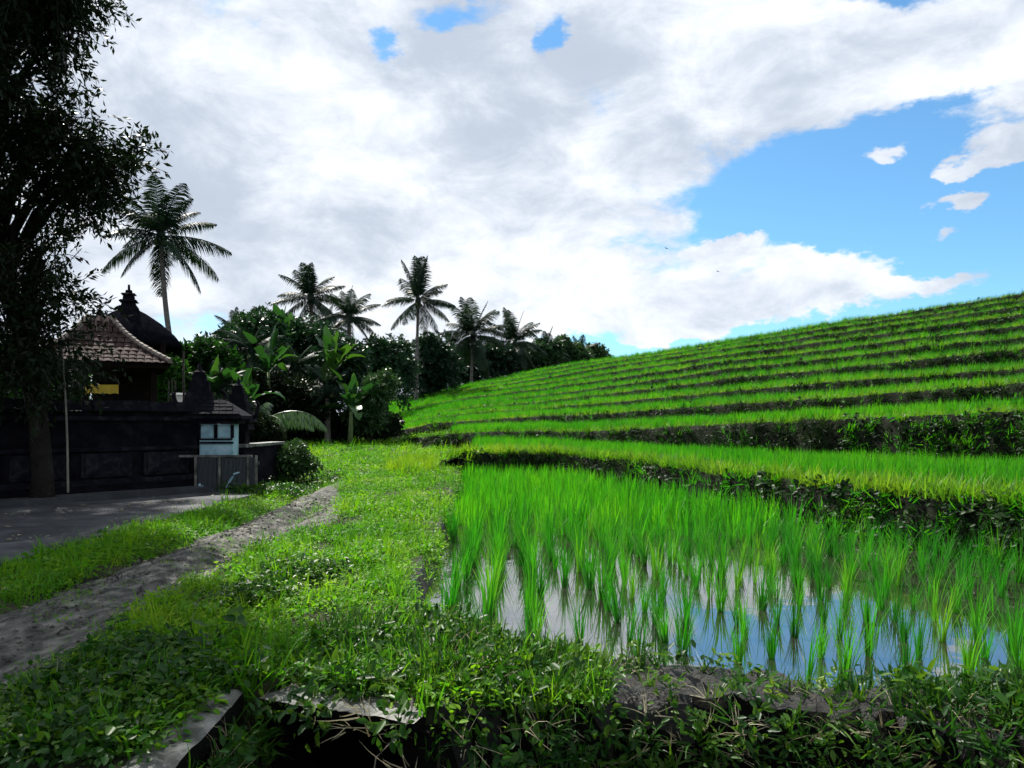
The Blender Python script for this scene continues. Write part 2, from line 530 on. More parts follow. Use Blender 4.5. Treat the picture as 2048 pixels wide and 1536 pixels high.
def ground_z(X, Y):
    X, Y = np.asarray(X, float), np.asarray(Y, float)
    z = g_left(Y)
    near = 1 - sstep(30, 60, Y)
    z = z + near * (0.07 * fbm(X * 1.1, Y * 1.1, 3) + 0.03 * fbm(X * 6, Y * 6, 5))
    # wheel ruts
    tc_ = np.interp(Y, [0, 4, 11, 18, 30], [-2.95, -3.1, -3.25, -3.8, -3.6])
    for off in (-0.42, 0.3):
        z = z - 0.085 * np.exp(-((X - tc_ - off) / 0.17) ** 2) * (1 - sstep(14, 20, Y))
    # ditch beside the far mound
    z = z - 0.5 * np.exp(-((X + 4.6) / 0.5) ** 2 - ((Y - 16.2) / 1.3) ** 2)
    # land right of the path: bund, bed of the paddy
    wob = 0.14 * fbm(X * 2.3, Y * 2.3, 11)
    right = sstep(-0.10, 0.06, X - xr(Y) + wob)
    inpad = right * sstep(-0.08, 0.1, Y - yw(X) + wob * 1.3)
    bund = 0.065 + 0.19 * fbm(X * 2.6, Y * 2.6, 21) + 0.12 * fbm(X * 8, Y * 8, 23)
    bx = sstep(-0.55, 0.35, X)
    z = np.where(Y < 7, z * (1 - bx) + bund * bx, z)
    z = z * (1 - inpad) + (-0.12) * inpad
    z = np.where((X > xr(Y) + 0.4) & (Y > 22), -0.6, z)
    # ditch in front
    w2 = 0.10 * fbm(X * 3.1, Y * 3.1, 31)
    inside = sstep(-0.07, 0.09, yd(X) - Y + w2) * sstep(-1.36, -1.3, X) * (1 - sstep(2.3, 3.0, X))
    a_ = math.atan2(-0.31, 0.78)
    u_, v_ = (X + 1.2) * math.cos(a_) + (Y - 3.8) * math.sin(a_), -(X + 1.2) * math.sin(a_) + (Y - 3.8) * math.cos(a_)
    cave = sstep(0.02, 0.09, u_) * (1 - sstep(0.74, 0.81, u_)) * (1 - sstep(0.92, 0.99, v_)) * sstep(-0.4, -0.3, v_)
    inside = np.maximum(inside, cave)
    z = z * (1 - inside) + (-0.75 + 0.1 * fbm(X * 3, Y * 3, 41)) * inside
    return z


def lines(segs):
    out = []
    for a, b, s in segs:
        out += list(np.arange(a, b, s))
    return np.array(out)


gx = np.concatenate([lines([(-5000, -600, 1100), (-600, -60, 90), (-60, -14, 4), (-14, -6, 0.5), (-6, 4.2, 0.07), (4.2, 9, 0.3), (9, 30, 3), (30, 90, 12), (90, 600, 90), (600, 5000, 1100)]), [5000]])
gy = np.concatenate([lines([(-60, -4, 8), (-4, 1.6, 0.8), (1.6, 8.5, 0.07), (8.5, 22, 0.22), (22, 60, 1.2), (60, 200, 14), (200, 900, 100), (900, 7000, 1000)]), [7000]])
GX, GY = np.meshgrid(gx, gy)
GZ = ground_z(GX, GY)
nxg, nyg = len(gx), len(gy)
idx = np.arange(nxg * nyg).reshape(nyg, nxg)
gq = np.stack([idx[:-1, :-1], idx[:-1, 1:], idx[1:, 1:], idx[1:, :-1]], -1).reshape(-1, 4)
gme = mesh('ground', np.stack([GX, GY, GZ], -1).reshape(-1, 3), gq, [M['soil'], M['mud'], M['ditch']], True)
cxm = GX.ravel()[gq].mean(1)
cym = GY.ravel()[gq].mean(1)
wet = ((cxm > xr(cym) - 0.12) & (cym > yw(cxm) - 0.4)) | ((cxm > -0.35) & (cym < 5.2)) | ((cxm > -1.2) & (cym < yd(cxm)))
czm = GZ.ravel()[gq].mean(1)
pit = (cxm > -1.5) & (cxm < 3.2) & (cym < 5.0) & (czm < -0.02) & (cym < yw(cxm) - 0.3)  # low ditch faces that take the shade-darkened mud
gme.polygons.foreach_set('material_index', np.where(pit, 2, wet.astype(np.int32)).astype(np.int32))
ground = ob('ground', gme)
ground['kind'] = 'structure'

# ------------------------------------------------------------------ terraced hillside
cols = np.array([560, 640, 760, 860, 925, 958, 1055, 1126, 1153, 1250, 1447, 1648, 1847, 2048], float)
lipy = {   # photo rows of each bank lip at 860, 958, 1055, 1153, 1250, 1447, 1648, 1847, 2048
    2: [872, 866, 864, 864, 860, 851, 841, 833, 826],
    3: [847, 842, 835, 831, 826, 810, 799, 782, 769],
    4: [836, 826, 820, 812, 803, 785, 766, 752, 738],
    5: [826, 814, 807, 796, 785, 758, 740, 719, 698],
    6: [818, 805, 795, 782, 769, 740, 718, 694, 675],
    7: [808, 793, 782, 768, 754, 723, 701, 675, 650],
    8: [801, 784, 772, 757, 741, 709, 684, 656, 629],
    9: [794, 776, 762, 745, 729, 698, 669, 642, 612],
    10: [790, 770, 754, 736, 720, 690, 658, 630, 600],
    11: [788, 767, 747, 728, 715, 684, 650, 620, 588],
}
c9 = np.array([860, 958, 1055, 1153, 1250, 1447, 1648, 1847, 2048], float)
drt = {2: 14, 3: 17.5, 4: 20, 5: 23.5, 6: 26.5, 7: 29.5, 8: 32.5, 9: 35, 10: 37.5, 11: 41}
dlf = {2: 30, 3: 36, 4: 42, 5: 48, 6: 54, 7: 60, 8: 66, 9: 72, 10: 78, 11: 84}
shape9 = np.array([1.0, 0.89, 0.79, 0.69, 0.575, 0.36, 0.2, 0.085, 0.0])
UC = np.concatenate([np.arange(560, 2048, 5.0), np.arange(2048, 3080, 20.0)])
UU = (UC - 1024) / F
NC = len(UC)


def smooth1(a, k=9):
    p = np.pad(a, k, mode='edge')
    ker = np.hanning(2 * k + 1)
    return np.convolve(p, ker / ker.sum(), mode='valid')


LIPD, LIPZ = {}, {}
# bank 1 (the bank over the flooded paddy)
b1x = [560, 760, 860, 905, 925, 1055, 1126, 1160, 1250, 1447, 1648, 1847, 2048, 2300, 2700, 3080]
b1d = [21, 21, 20.5, 20.3, 20.3, 20.3, 20.0, 19.2, 17.2, 13.2, 10.8, 9.3, 8.3, 7.5, 6.7, 6.2]
b1z = [0.34, 0.36, 0.42, 0.62, 0.73, 0.73, 0.72, 0.70, 0.68, 0.64, 0.63, 0.63, 0.63, 0.63, 0.63, 0.63]
LIPD[1] = smooth1(np.interp(UC, b1x, b1d), 5)
LIPZ[1] = smooth1(np.interp(UC, b1x, b1z), 3)
for k in range(2, 12):
    y9 = np.array(lipy[k], float)
    d9 = drt[k] + (dlf[k] - drt[k]) * shape9
    z9 = EYE + (HY - y9) / F * d9
    i = k - 2
    xs = np.concatenate([[560, 640, 760], c9, [2300, 2700, 3080]])
    ds = np.concatenate([[dlf[k] + 12, dlf[k] + 9, dlf[k] + 4], d9, [d9[-1] * .92, d9[-1] * .84, d9[-1] * .79]])
    y760 = [890, 872, 860, 850, 842, 834, 827, 820, 814, 810][i]
    z760 = EYE + (HY - y760) / F * (dlf[k] + 4)
    zs = np.concatenate([[0.45 + .04 * i, 0.5 + .08 * i, z760], z9, [z9[-1] + .05, z9[-1] + .1, z9[-1] + .1]])
    LIPD[k] = smooth1(np.interp(UC, xs, ds))
    LIPZ[k] = smooth1(np.interp(UC, xs, zs))
for k in LIPD:      # hand-dug edges wander a little
    LIPD[k] = LIPD[k] + (0.5 if k > 1 else 0.25) * fbm(UC / 60.0, UC * 0 + k * 7.3, 50 + k)
    LIPZ[k] = LIPZ[k] + (0.08 if k > 1 else 0.05) * fbm(UC / 45.0, UC * 0 + k * 3.1, 80 + k) * np.clip(LIPD[k] / 20, .5, 1.4)

rows, rkind = [], []


def addrow(d, z, kind):
    rows.append((d, z))
    rkind.append(kind)


FLOOR = {}
base1z = np.where(UC > 915, -0.14, LIPZ[1] - 0.06)
prev = base1z
for k in range(1, 12):
    slope = 0.18 + 0.10 * (LIPZ[k] - prev)
    for t in (0.0, 0.22, 0.45, 0.7, 0.9):
        bulge = 0.05 * np.sin(t * math.pi) + 0.14 * fbm(UC / 9.0, UC * 0 + t * 9 + k * 5, 120 + k) * (0.3 + np.sin(t * math.pi))
        addrow(LIPD[k] - slope * (1 - t) - bulge, prev + (LIPZ[k] - prev) * t, 1)
    addrow(LIPD[k] + 0.02, LIPZ[k] + 0.02, 1)
    addrow(LIPD[k] + 0.16, LIPZ[k] + 0.03, 2)
    bw_ = 0.42 if k > 1 else 0.5
    addrow(LIPD[k] + bw_, LIPZ[k], 2)
    prev = LIPZ[k] - 0.12
    addrow(LIPD[k] + bw_ + 0.12, prev, 0)
    FLOOR[k] = prev
last = LIPD[11]
for dd, dz in ((4, 0.0), (12, -0.9), (30, -3.5), (70, -6.0)):
    addrow(last + dd, LIPZ[11] - .1 + dz, 2)
HV = np.stack([np.stack([UU * d, d, z], -1) for d, z in rows], 0)      # rows x cols x 3
nr = len(rows)
idx = np.arange(nr * NC).reshape(nr, NC)
hq = np.stack([idx[:-1, :-1], idx[:-1, 1:], idx[1:, 1:], idx[1:, :-1]], -1).reshape(-1, 4)
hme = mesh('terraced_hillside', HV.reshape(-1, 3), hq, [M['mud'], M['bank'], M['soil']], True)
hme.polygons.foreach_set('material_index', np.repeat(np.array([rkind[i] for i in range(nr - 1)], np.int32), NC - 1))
hill = ob('terraced_hillside', hme)
hill['kind'] = 'structure'

# flooded bed of the first paddy
wx = np.linspace(-1.6, 12, 60)
farY = np.interp(wx, [-1.6, 1.2, 2.4, 3.2, 4.2, 5.6, 8, 12], [20.6, 20.4, 17.0, 14, 11, 8.5, 7.2, 6.6])
near_ = np.minimum(yw(wx) - 0.38, 4.6)
near_ = np.where(wx < -0.3, 5.0, near_)
WV, WF = [], []
for i, x in enumerate(wx):
    for j in range(12):
        WV.append((x, near_[i] + (farY[i] - near_[i]) * j / 11.0, 0.0))
for i in range(len(wx) - 1):
    for j in range(11):
        WF.append((i * 12 + j, (i + 1) * 12 + j, (i + 1) * 12 + j + 1, i * 12 + j + 1))
water = ob('paddy_water', mesh('paddy_water', WV, WF, M['water'], True))
water['kind'] = 'structure'

BV_G = BVHTree.FromPolygons([tuple(v) for v in np.stack([GX, GY, GZ], -1).reshape(-1, 3)[:].tolist()], gq.tolist())
BV_H = BVHTree.FromPolygons(HV.reshape(-1, 3).tolist(), hq.tolist())


def slab_uv(x, y):
    a_ = math.atan2(-0.31, 0.78)
    u_, v_ = (x + 1.2) * math.cos(a_) + (y - 3.8) * math.sin(a_), -(x + 1.2) * math.sin(a_) + (y - 3.8) * math.cos(a_)
    return -0.03 < u_ < 0.85 and -0.06 < v_ < 1.0


def drop(x, y):
    z = -9.0
    if slab_uv(x, y):
        return 0.178
    for b in (BV_G, BV_H):
        h = b.ray_cast(Vector((x, y, 60)), Vector((0, 0, -1)))
        if h[0] is not None:
            z = max(z, h[0].z)
    return z


# dirt track: a sheet of worn earth with ragged edges
ty = np.concatenate([np.arange(1.0, 12, 0.06), np.arange(12, 19, 0.15)])
tl = np.interp(ty, [1, 5.5, 9.4, 12, 14.1, 17, 19], [-3.45, -3.66, -3.66, -3.72, -3.88, -3.95, -3.9])
tr_ = np.interp(ty, [1, 3.8, 6.4, 9, 10.5, 12, 15, 17.5, 19], [-1.95, -2.3, -2.55, -2.5, -2.3, -2.65, -3.35, -3.7, -3.86])
TVv, TFf = [], []
for i, y in enumerate(ty):
    a = tl[i] + 0.22 * float(fbm(y * 1.7, 3.3, 61))
    b = tr_[i] + 0.3 * float(fbm(y * 1.9, 8.3, 62))
    for j in range(25):
        x = a + (b - a) * j / 24.0
        edge = 0.0 if 0 < j < 24 else -0.04
        TVv.append((x, y, float(ground_z(x, y)) + 0.016 + edge + 0.035 * float(fbm(x * 4, y * 1.6, 66)) + 0.016 * float(fbm(x * 17, y * 9, 67))))
for i in range(len(ty) - 1):
    for j in range(24):
        TFf.append((i * 25 + j, i * 25 + j + 1, (i + 1) * 25 + j + 1, (i + 1) * 25 + j))
track = ob('dirt_track', mesh('dirt_track', TVv, TFf, M['track'], True))
track['kind'] = 'structure'

# concrete driveway in front of the temple wall
dv = MB()
edge = [(-4.5 + 0.06 * float(fbm(y * 1.3, 1.0, 70)), y) for y in np.arange(2, 13.6, 0.3)]
outer = [(-16, 2), (-16, 11.2), (-8.0, 12.3), (-6.6, 14.0), (-4.6, 14.05)]
top = edge + outer[::-1]
n_ = len(top)
Vd = [(x, y, 0.275) for x, y in top] + [(x, y, 0.05) for x, y in top]
Fd = [tuple(range(n_))] + [(i, i + n_, (i + 1) % n_ + n_, (i + 1) % n_) for i in range(n_)]
dv.add(Vd, Fd)
drive = dv.ob('concrete_driveway', M['drive'])
drive['kind'] = 'structure'


# ------------------------------------------------------------------ scatter by geometry nodes (stuff only)
def scatter(name, pts, rot, scl, pid, protos, label, cat):
    me = bpy.data.meshes.new(name)
    n = len(pts)
    me.vertices.add(n)
    me.vertices.foreach_set('co', np.asarray(pts, np.float32).ravel())
    for nm, typ, arr, key in (('rot', 'FLOAT_VECTOR', rot, 'vector'), ('scl', 'FLOAT', scl, 'value'), ('pid', 'INT', pid, 'value')):
        at = me.attributes.new(nm, typ, 'POINT')
        at.data.foreach_set(key, np.asarray(arr, np.int32 if typ == 'INT' else np.float32).ravel())
    me.update()
    o = ob(name, me)
    ng = bpy.data.node_groups.new(name + '_scatter', 'GeometryNodeTree')
    ng.interface.new_socket('Geometry', in_out='INPUT', socket_type='NodeSocketGeometry')
    ng.interface.new_socket('Geometry', in_out='OUTPUT', socket_type='NodeSocketGeometry')
    gi, go = ng.nodes.new('NodeGroupInput'), ng.nodes.new('NodeGroupOutput')
    iop = ng.nodes.new('GeometryNodeInstanceOnPoints')
    jn = ng.nodes.new('GeometryNodeJoinGeometry')
    for p in protos:
        oi = ng.nodes.new('GeometryNodeObjectInfo')
        oi.inputs['Object'].default_value = p
        oi.inputs['As Instance'].default_value = True
        ng.links.new(oi.outputs['Geometry'], jn.inputs[0])

    def attr(nm, typ):
        a = ng.nodes.new('GeometryNodeInputNamedAttribute')
        a.data_type = typ
        a.inputs[0].default_value = nm
        return a.outputs['Attribute']
    ng.links.new(gi.outputs[0], iop.inputs['Points'])
    ng.links.new(jn.outputs[0], iop.inputs['Instance'])
    iop.inputs['Pick Instance'].default_value = True
    ng.links.new(attr('pid', 'INT'), iop.inputs['Instance Index'])
    e2r = ng.nodes.new('FunctionNodeEulerToRotation')
    ng.links.new(attr('rot', 'FLOAT_VECTOR'), e2r.inputs[0])
    ng.links.new(e2r.outputs[0], iop.inputs['Rotation'])
    ng.links.new(attr('scl', 'FLOAT'), iop.inputs['Scale'])
    ng.links.new(iop.outputs[0], go.inputs[0])
    md = o.modifiers.new('scatter', 'NODES')
    md.node_group = ng
    tag(o, label, cat, kind='stuff')
    return o


def blade_clump(n, hmin, hmax, w, base, lean, seg=3, curl=0.5, seed=0):
    """n grass blades: strips that lean out and droop."""
    r = np.random.default_rng(seed)
    V, Fq = [], []
    for i in range(n):
        a = r.uniform(0, 2 * math.pi)
        rr = base * math.sqrt(r.uniform(0, 1))
        p = np.array([rr * math.cos(a), rr * math.sin(a), -0.02])
        a2 = a + r.normal(0, 0.6)
        hh = r.uniform(hmin, hmax)
        ln = abs(r.normal(0, lean)) + 0.03
        out = np.array([math.cos(a2), math.sin(a2), 0])
        side = np.array([-math.sin(a2), math.cos(a2), 0]) * w * 0.5 * r.uniform(0.7, 1.25)
        th = ln
        k0 = len(V)
        for s in range(seg + 1):
            t = s / seg
            wd = (1 - t ** 1.8) if s < seg else 0.06
            V.append(p - side * wd)
            V.append(p + side * wd)
            th2 = th + curl * t * t * (0.4 + ln)
            p = p + (out * math.sin(th2) + np.array([0, 0, 1]) * math.cos(th2)) * hh / seg
        for s in range(seg):
            q = k0 + 2 * s
            Fq.append((q, q + 1, q + 3, q + 2))
    return np.array(V), np.array(Fq)


def leaf_clump(n, size, hmax, spread, seed=0, round_=0.62, droop=0.5):
    """low herb: n small leaves on short stalks, each a folded six-sided blade."""
    r = np.random.default_rng(seed)
    V, Fc = [], []
    for i in range(n):
        a = r.uniform(0, 2 * math.pi)
        rr = spread * math.sqrt(r.uniform(0, 1))
        c = np.array([rr * math.cos(a), rr * math.sin(a), hmax * r.uniform(0.25, 1.0) * (1.1 - 0.5 * rr / spread)])
        a2 = a + r.normal(0, 0.8)
        L = size * r.uniform(0.6, 1.2)
        W = L * round_ * 0.5
        pit = r.normal(-0.05, droop)
        f = np.array([math.cos(a2) * math.cos(pit), math.sin(a2) * math.cos(pit), math.sin(pit)])
        s = np.array([-math.sin(a2), math.cos(a2), r.normal(0, .35)])
        s /= np.linalg.norm(s)
        up = np.cross(f, s)
        k = len(V)
        V += [c, c + f * L * .35 + s * W + up * W * .3, c + f * L * .75 + s * W * .75 + up * W * .2, c + f * L - up * L * .08,
              c + f * L * .75 - s * W * .75 + up * W * .2, c + f * L * .35 - s * W + up * W * .3]
        Fc += [(k, k + 1, k + 2, k + 3), (k, k + 3, k + 4, k + 5)]
    return np.array(V), np.array(Fc)


def proto(name, VF, mat):
    return bpy.data.objects.new(name, mesh(name, VF[0], VF[1], mat))


# ------------------------------------------------------------------ rice
rice_near = [mesh('rice_clump', *blade_clump(22 + 3 * i, 0.28, 0.58 + 0.015 * i, 0.0105, 0.018 + 0.002 * i, 0.10 + 0.012 * i, 5, 1.2, 100 + i), M['rice']) for i in range(7)]
rice_mid = [proto('rice_mid', blade_clump(30, 0.36, 0.60, 0.012, 0.045, 0.17, 3, 0.8, 200 + i), M['ricefar']) for i in range(5)]
rice_far = [proto('rice_far', blade_clump(20, 0.36, 0.54, 0.022, 0.10, 0.18, 2, 0.6, 300 + i), M['ricefar']) for i in range(5)]

far1 = lambda X: np.interp(X, [-1.6, 1.2, 2.4, 3.2, 4.2, 5.6, 8, 12], [20.0, 19.7, 16.4, 13.3, 10.3, 7.9, 6.7, 6.2])
spots = []
for ix, x in enumerate(np.arange(-1.4, 7.6, 0.31)):
    for y in list(np.arange(4.5, 7.2, 0.42)) + list(np.arange(7.3, 20.2, 0.28)):
        xx = x + rng.normal(0, 0.028) + 0.03 * math.sin(y * 1.3 + ix)
        yy = y + rng.normal(0, 0.05)
        if xx < xr(yy) + (0.20 if yy < 8 else 0.10) or yy > far1(xx) or yy < yw(xx) + (0.16 if xx < 1.0 else 0.06) or abs(xx) / yy > 0.9:
            continue
        if rng.uniform() < 0.10:
            continue
        spots.append((yy, xx))
spots.sort()
NEAR_RICE = 300
ORD = 'first second third fourth fifth sixth seventh eighth ninth tenth eleventh twelfth thirteenth fourteenth fifteenth sixteenth seventeenth eighteenth nineteenth twentieth twenty-first twenty-second twenty-third twenty-fourth'.split()
front = sorted([p for p in spots[:NEAR_RICE] if p[0] < yw(p[1]) + 0.5], key=lambda p: p[1])[:24]
front = {p: ORD[i] for i, p in enumerate(front)}
for i, (yy, xx) in enumerate(spots[:NEAR_RICE]):
    o = ob('rice_plant', rice_near[rng.integers(7)], None, (xx, yy, -0.03), (rng.normal(0, .05), rng.normal(0, .05), rng.uniform(0, 6.28)), float(rng.uniform(0.72, 1.12) * (0.86 if xx > 1.2 else 1.0)))
    if (yy, xx) in front:
        lab = 'tuft of green rice on the near muddy shore, %s counted from the path' % front[(yy, xx)]
        grp = 'rice tufts along the near shore of the flooded paddy'
    elif xx < xr(yy) + 0.42:
        lab = 'tuft of green rice in the flooded paddy, beside the grassy path edge'
        grp = 'rice tufts beside the path edge'
    else:
        lab = 'tuft of green rice standing in the open water of the flooded paddy'
        grp = 'rice tufts in the open water of the flooded paddy'
    tag(o, lab, 'rice plant', grp)

pts, rot, scl, pid = [], [], [], []


def put(x, y, z, s, k, tilt=0.06):
    pts.append((x, y, z))
    rot.append((rng.normal(0, tilt), rng.normal(0, tilt), rng.uniform(0, 6.28)))
    scl.append(s)
    pid.append(k)


for (yy, xx) in spots[NEAR_RICE:]:
    put(xx, yy, -0.04, rng.uniform(1.0, 1.3), rng.integers(5))
for k in range(1, 12):
    d0 = LIPD[k] + (0.62 if k > 1 else 0.75)
    d1 = (LIPD[k + 1] - 0.35) if k < 11 else LIPD[k] + 4.0
    for c in range(NC - 1):
        if UC[c] < 770 or (k < 3 and UC[c] < 905) or (k == 1 and UC[c] < 950):
            continue
        if d1[c] <= d0[c]:
            continue
        dm = 0.5 * (d0[c] + d1[c])
        if UU[c] * dm > 0.9 * dm:
            continue
        wdt = abs(UU[c + 1] - UU[c])
        dens_ = 30.0 if dm < 22 else (24.0 if dm < 38 else 13.0)
        n = rng.poisson((d1[c] - d0[c]) * wdt * dm * dens_)
        for _ in range(n):
            t = rng.uniform()
            d = d0[c] + (d1[c] - d0[c]) * t
            f = rng.uniform()
            u = UU[c] + (UU[c + 1] - UU[c]) * f
            far = d > 24
            put(u * d, d, FLOOR[k][c] * (1 - f) + FLOOR[k][c + 1] * f, rng.uniform(0.84, 1.06) * (1.0 if d < 24 else (1.0 if d < 45 else 1.15)), rng.integers(5) + (5 if far else 0))
scatter('rice_field', pts, rot, scl, pid, (rice_mid + rice_far)[::1], 'bright green young rice filling the hillside terraces', 'rice')
print('rice field', len(pts))

# ------------------------------------------------------------------ grass and weeds on the banks
gp = [proto('grass_tuft', blade_clump(12, 0.07, 0.2, 0.010, 0.06, 0.55, 3, 1.0, 400 + i), M['grass']) for i in range(5)]
hp = [proto('herb_tuft', leaf_clump(16, 0.034, 0.075, 0.10, 420 + i), M['grass']) for i in range(5)]
lip_p = [proto('lip_tuft', blade_clump(14, 0.10, 0.26, 0.013, 0.09, 0.5, 3, 1.0, 440 + i), M['lip']) for i in range(4)]
rw_p = [proto('riser_tuft', blade_clump(11, 0.12, 0.34, 0.014, 0.07, 0.8, 3, 1.6, 460 + i), M['riserweed']) for i in range(3)] + \
       [proto('riser_herb', leaf_clump(14, 0.09, 0.12, 0.13, 480 + i), M['riserweed']) for i in range(3)]

pts, rot, scl, pid = [], [], [], []
for k in range(1, 12):
    for c in range(NC - 1):
        d = LIPD[k][c]
        if UC[c] < 770 or (k == 1 and UC[c] < 900) or UU[c] > 0.85:
            continue
        wdt = abs(UU[c + 1] - UU[c]) * d
        n = rng.poisson(wdt * (0.5 if d < 40 else 0.4) * (150 if k == 1 else (62 if d < 24 else 34)))
        for _ in range(n):
            f = rng.uniform()
            dd = LIPD[k][c] * (1 - f) + LIPD[k][c + 1] * f + rng.uniform(-0.04, 0.5 if k == 1 else 0.4)
            u = UU[c] + (UU[c + 1] - UU[c]) * f
            put(u * dd, dd, LIPZ[k][c] * (1 - f) + LIPZ[k][c + 1] * f + 0.01, rng.uniform(0.6, 1.15) * (1.35 if k == 1 else (1.0 if d < 24 else 1.1)), rng.integers(4), 0.2)
scatter('bank_lip_grass', pts, rot, scl, pid, lip_p, 'yellow-green grass along the lips of the terrace banks', 'grass')
print('lip', len(pts))

pts, rot, scl, pid = [], [], [], []
prev = base1z
for k in range(1, 12):
    slope = 0.18 + 0.10 * (LIPZ[k] - prev)
    for c in range(NC - 1):
        d = LIPD[k][c]
        if UC[c] < 740 or (k == 1 and UC[c] < 915) or UU[c] > 0.85:
            continue
        h = LIPZ[k][c] - prev[c]
        wdt = abs(UU[c + 1] - UU[c]) * d
        bare = float(vnoise(UC[c] / 22.0, k * 5.0, 9)) > 0.62
        n = rng.poisson(wdt * max(h, 0.1) * (150 if d < 14 else (100 if d < 24 else 80)) * (0.45 if bare else 1.0))
        for _ in range(n):
            f, t = rng.uniform(), rng.uniform(0.05, 1.0)
            dd = LIPD[k][c] * (1 - f) + LIPD[k][c + 1] * f - slope[c] * (1 - t) - 0.04
            u = UU[c] + (UU[c + 1] - UU[c]) * f
            pts.append((u * dd, dd, prev[c] + h * t))
            rot.append((rng.normal(0.75, 0.35), rng.normal(0, 0.3), rng.normal(0, 0.5)))
            scl.append(rng.uniform(0.55, 1.2) * (1 if d < 24 else 1.2))
            pid.append(rng.integers(6) if (d < 17 or rng.uniform() < .18) else rng.integers(6, 9))
    prev = FLOOR[k]
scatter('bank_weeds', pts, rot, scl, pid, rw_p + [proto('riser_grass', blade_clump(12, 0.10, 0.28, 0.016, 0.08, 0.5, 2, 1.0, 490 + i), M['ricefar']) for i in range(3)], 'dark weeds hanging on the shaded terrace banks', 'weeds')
print('risers', len(pts))

# ------------------------------------------------------------------ grass on the path and banks by the track
pts, rot, scl, pid = [], [], [], []


def track_clear(x, y):
    a = np.interp(y, ty, tl)
    b = np.interp(y, ty, tr_)
    return a + 0.05 + 0.2 * float(fbm(y * 1.7, 3.3, 61)) < x < b - 0.05 + 0.2 * float(fbm(y * 1.9, 8.3, 62)) and y < 18.2


def on_drive(x, y):
    return x < -4.52 and y < 14.1


def on_slab(x, y):
    a_ = math.atan2(-0.31, 0.78)
    dx, dy = x + 1.2, y - 3.8
    u_, v_ = dx * math.cos(a_) + dy * math.sin(a_), -dx * math.sin(a_) + dy * math.cos(a_)
    return (-0.05 < u_ < 0.86 and -0.15 < v_ < 0.02 + 0.2 * float(vnoise(x * 6, y * 6, 44))) or (-1.44 < x < -1.2 and y < 3.7)


def sc_zone(x0, x1, y0, y1, dens_, herb, smin, smax, keep=None):
    n = int((x1 - x0) * (y1 - y0) * dens_)
    for _ in range(n):
        x, y = rng.uniform(x0, x1), rng.uniform(y0, y1)
        if abs(x) > 0.78 * y + 0.3:
            continue
        if keep is not None and not keep(x, y):
            continue
        if on_drive(x, y) or on_slab(x, y):
            continue
        tk = track_clear(x, y)
        if tk:
            mid_ = abs(x - np.interp(y, [4, 12], [-3.1, -3.05]) + 0.15 * float(fbm(y * .9, 2.2, 64))) < 0.16 and float(vnoise(x * 2, y * 1.1, 63)) > .42
            if rng.uniform() > (0.5 if mid_ and y > 5 else (0.04 if y < 10 else min(.5, .04 + .06 * (y - 10)))):
                continue
        patch = float(fbm(x * 1.4, y * 1.0, 71))
        bare = max(math.exp(-((x - bx_) / rx_) ** 2 - ((y - by_) / ry_) ** 2) for bx_, by_, rx_, ry_ in ((-1.5, 6.1, .32, .6), (-2.25, 9.8, .35, 1.1), (-1.25, 4.9, .25, .4), (-1.9, 8.0, .3, .5)))
        if rng.uniform() < bare * 1.1:
            continue
        if patch < -0.13 and rng.uniform() < 0.75:
            continue
        z = drop(x, y)
        if z < 0.03:
            continue
        s = (smin + (smax * 1.35 - smin) * rng.uniform() ** 1.7) * (1 + 1.1 * patch)
        if tk:
            s *= 0.5
        put(x, y, z, s, rng.integers(5) + (5 if rng.uniform() < herb else 0), 0.22)


left_of_paddy = lambda x, y: x < xr(y) + 0.03 or (y < yw(x) - 0.02 and y > yd(x) and x < 0.5) or y > 20
sc_zone(-6.2, 0.6, 3.0, 6.5, 520, 0.3, 0.5, 1.05, left_of_paddy)
sc_zone(-5.0, -0.6, 6.5, 11, 330, 0.3, 0.55, 1.1, left_of_paddy)
sc_zone(-6.0, -0.8, 11, 17, 150, 0.3, 0.6, 1.25, left_of_paddy)
sc_zone(-8.0, -0.9, 17, 24, 90, 0.3, 0.7, 1.5, left_of_paddy)
sc_zone(-12.0, -1.5, 24, 36, 42, 0.3, 0.9, 2.0, lambda x, y: (x / y * F + 1024) < 905)
scatter('path_grass', pts, rot, scl, pid, gp + hp, 'short green grass and clover covering the path and its verges', 'grass')
print('path grass', len(pts))

# yellow rice patch at the head of the path
yp = [proto('yellow_tuft', blade_clump(20, 0.3, 0.6, 0.016, 0.06, 0.3, 3, 0.8, 500 + i), M['yrice']) for i in range(3)]
pts, rot, scl, pid = [], [], [], []
for _ in range(300):
    a, r_ = rng.uniform(0, 6.28), math.sqrt(rng.uniform())
    x, y = -2.5 + 0.62 * r_ * math.cos(a), 19.6 + 1.7 * r_ * math.sin(a)
    put(x, y, drop(x, y), rng.uniform(0.3, 0.85), rng.integers(3), 0.2)
scatter('yellow_rice_patch', pts, rot, scl, pid, yp, 'patch of taller yellow-green grass where the path meets the terraces', 'grass')

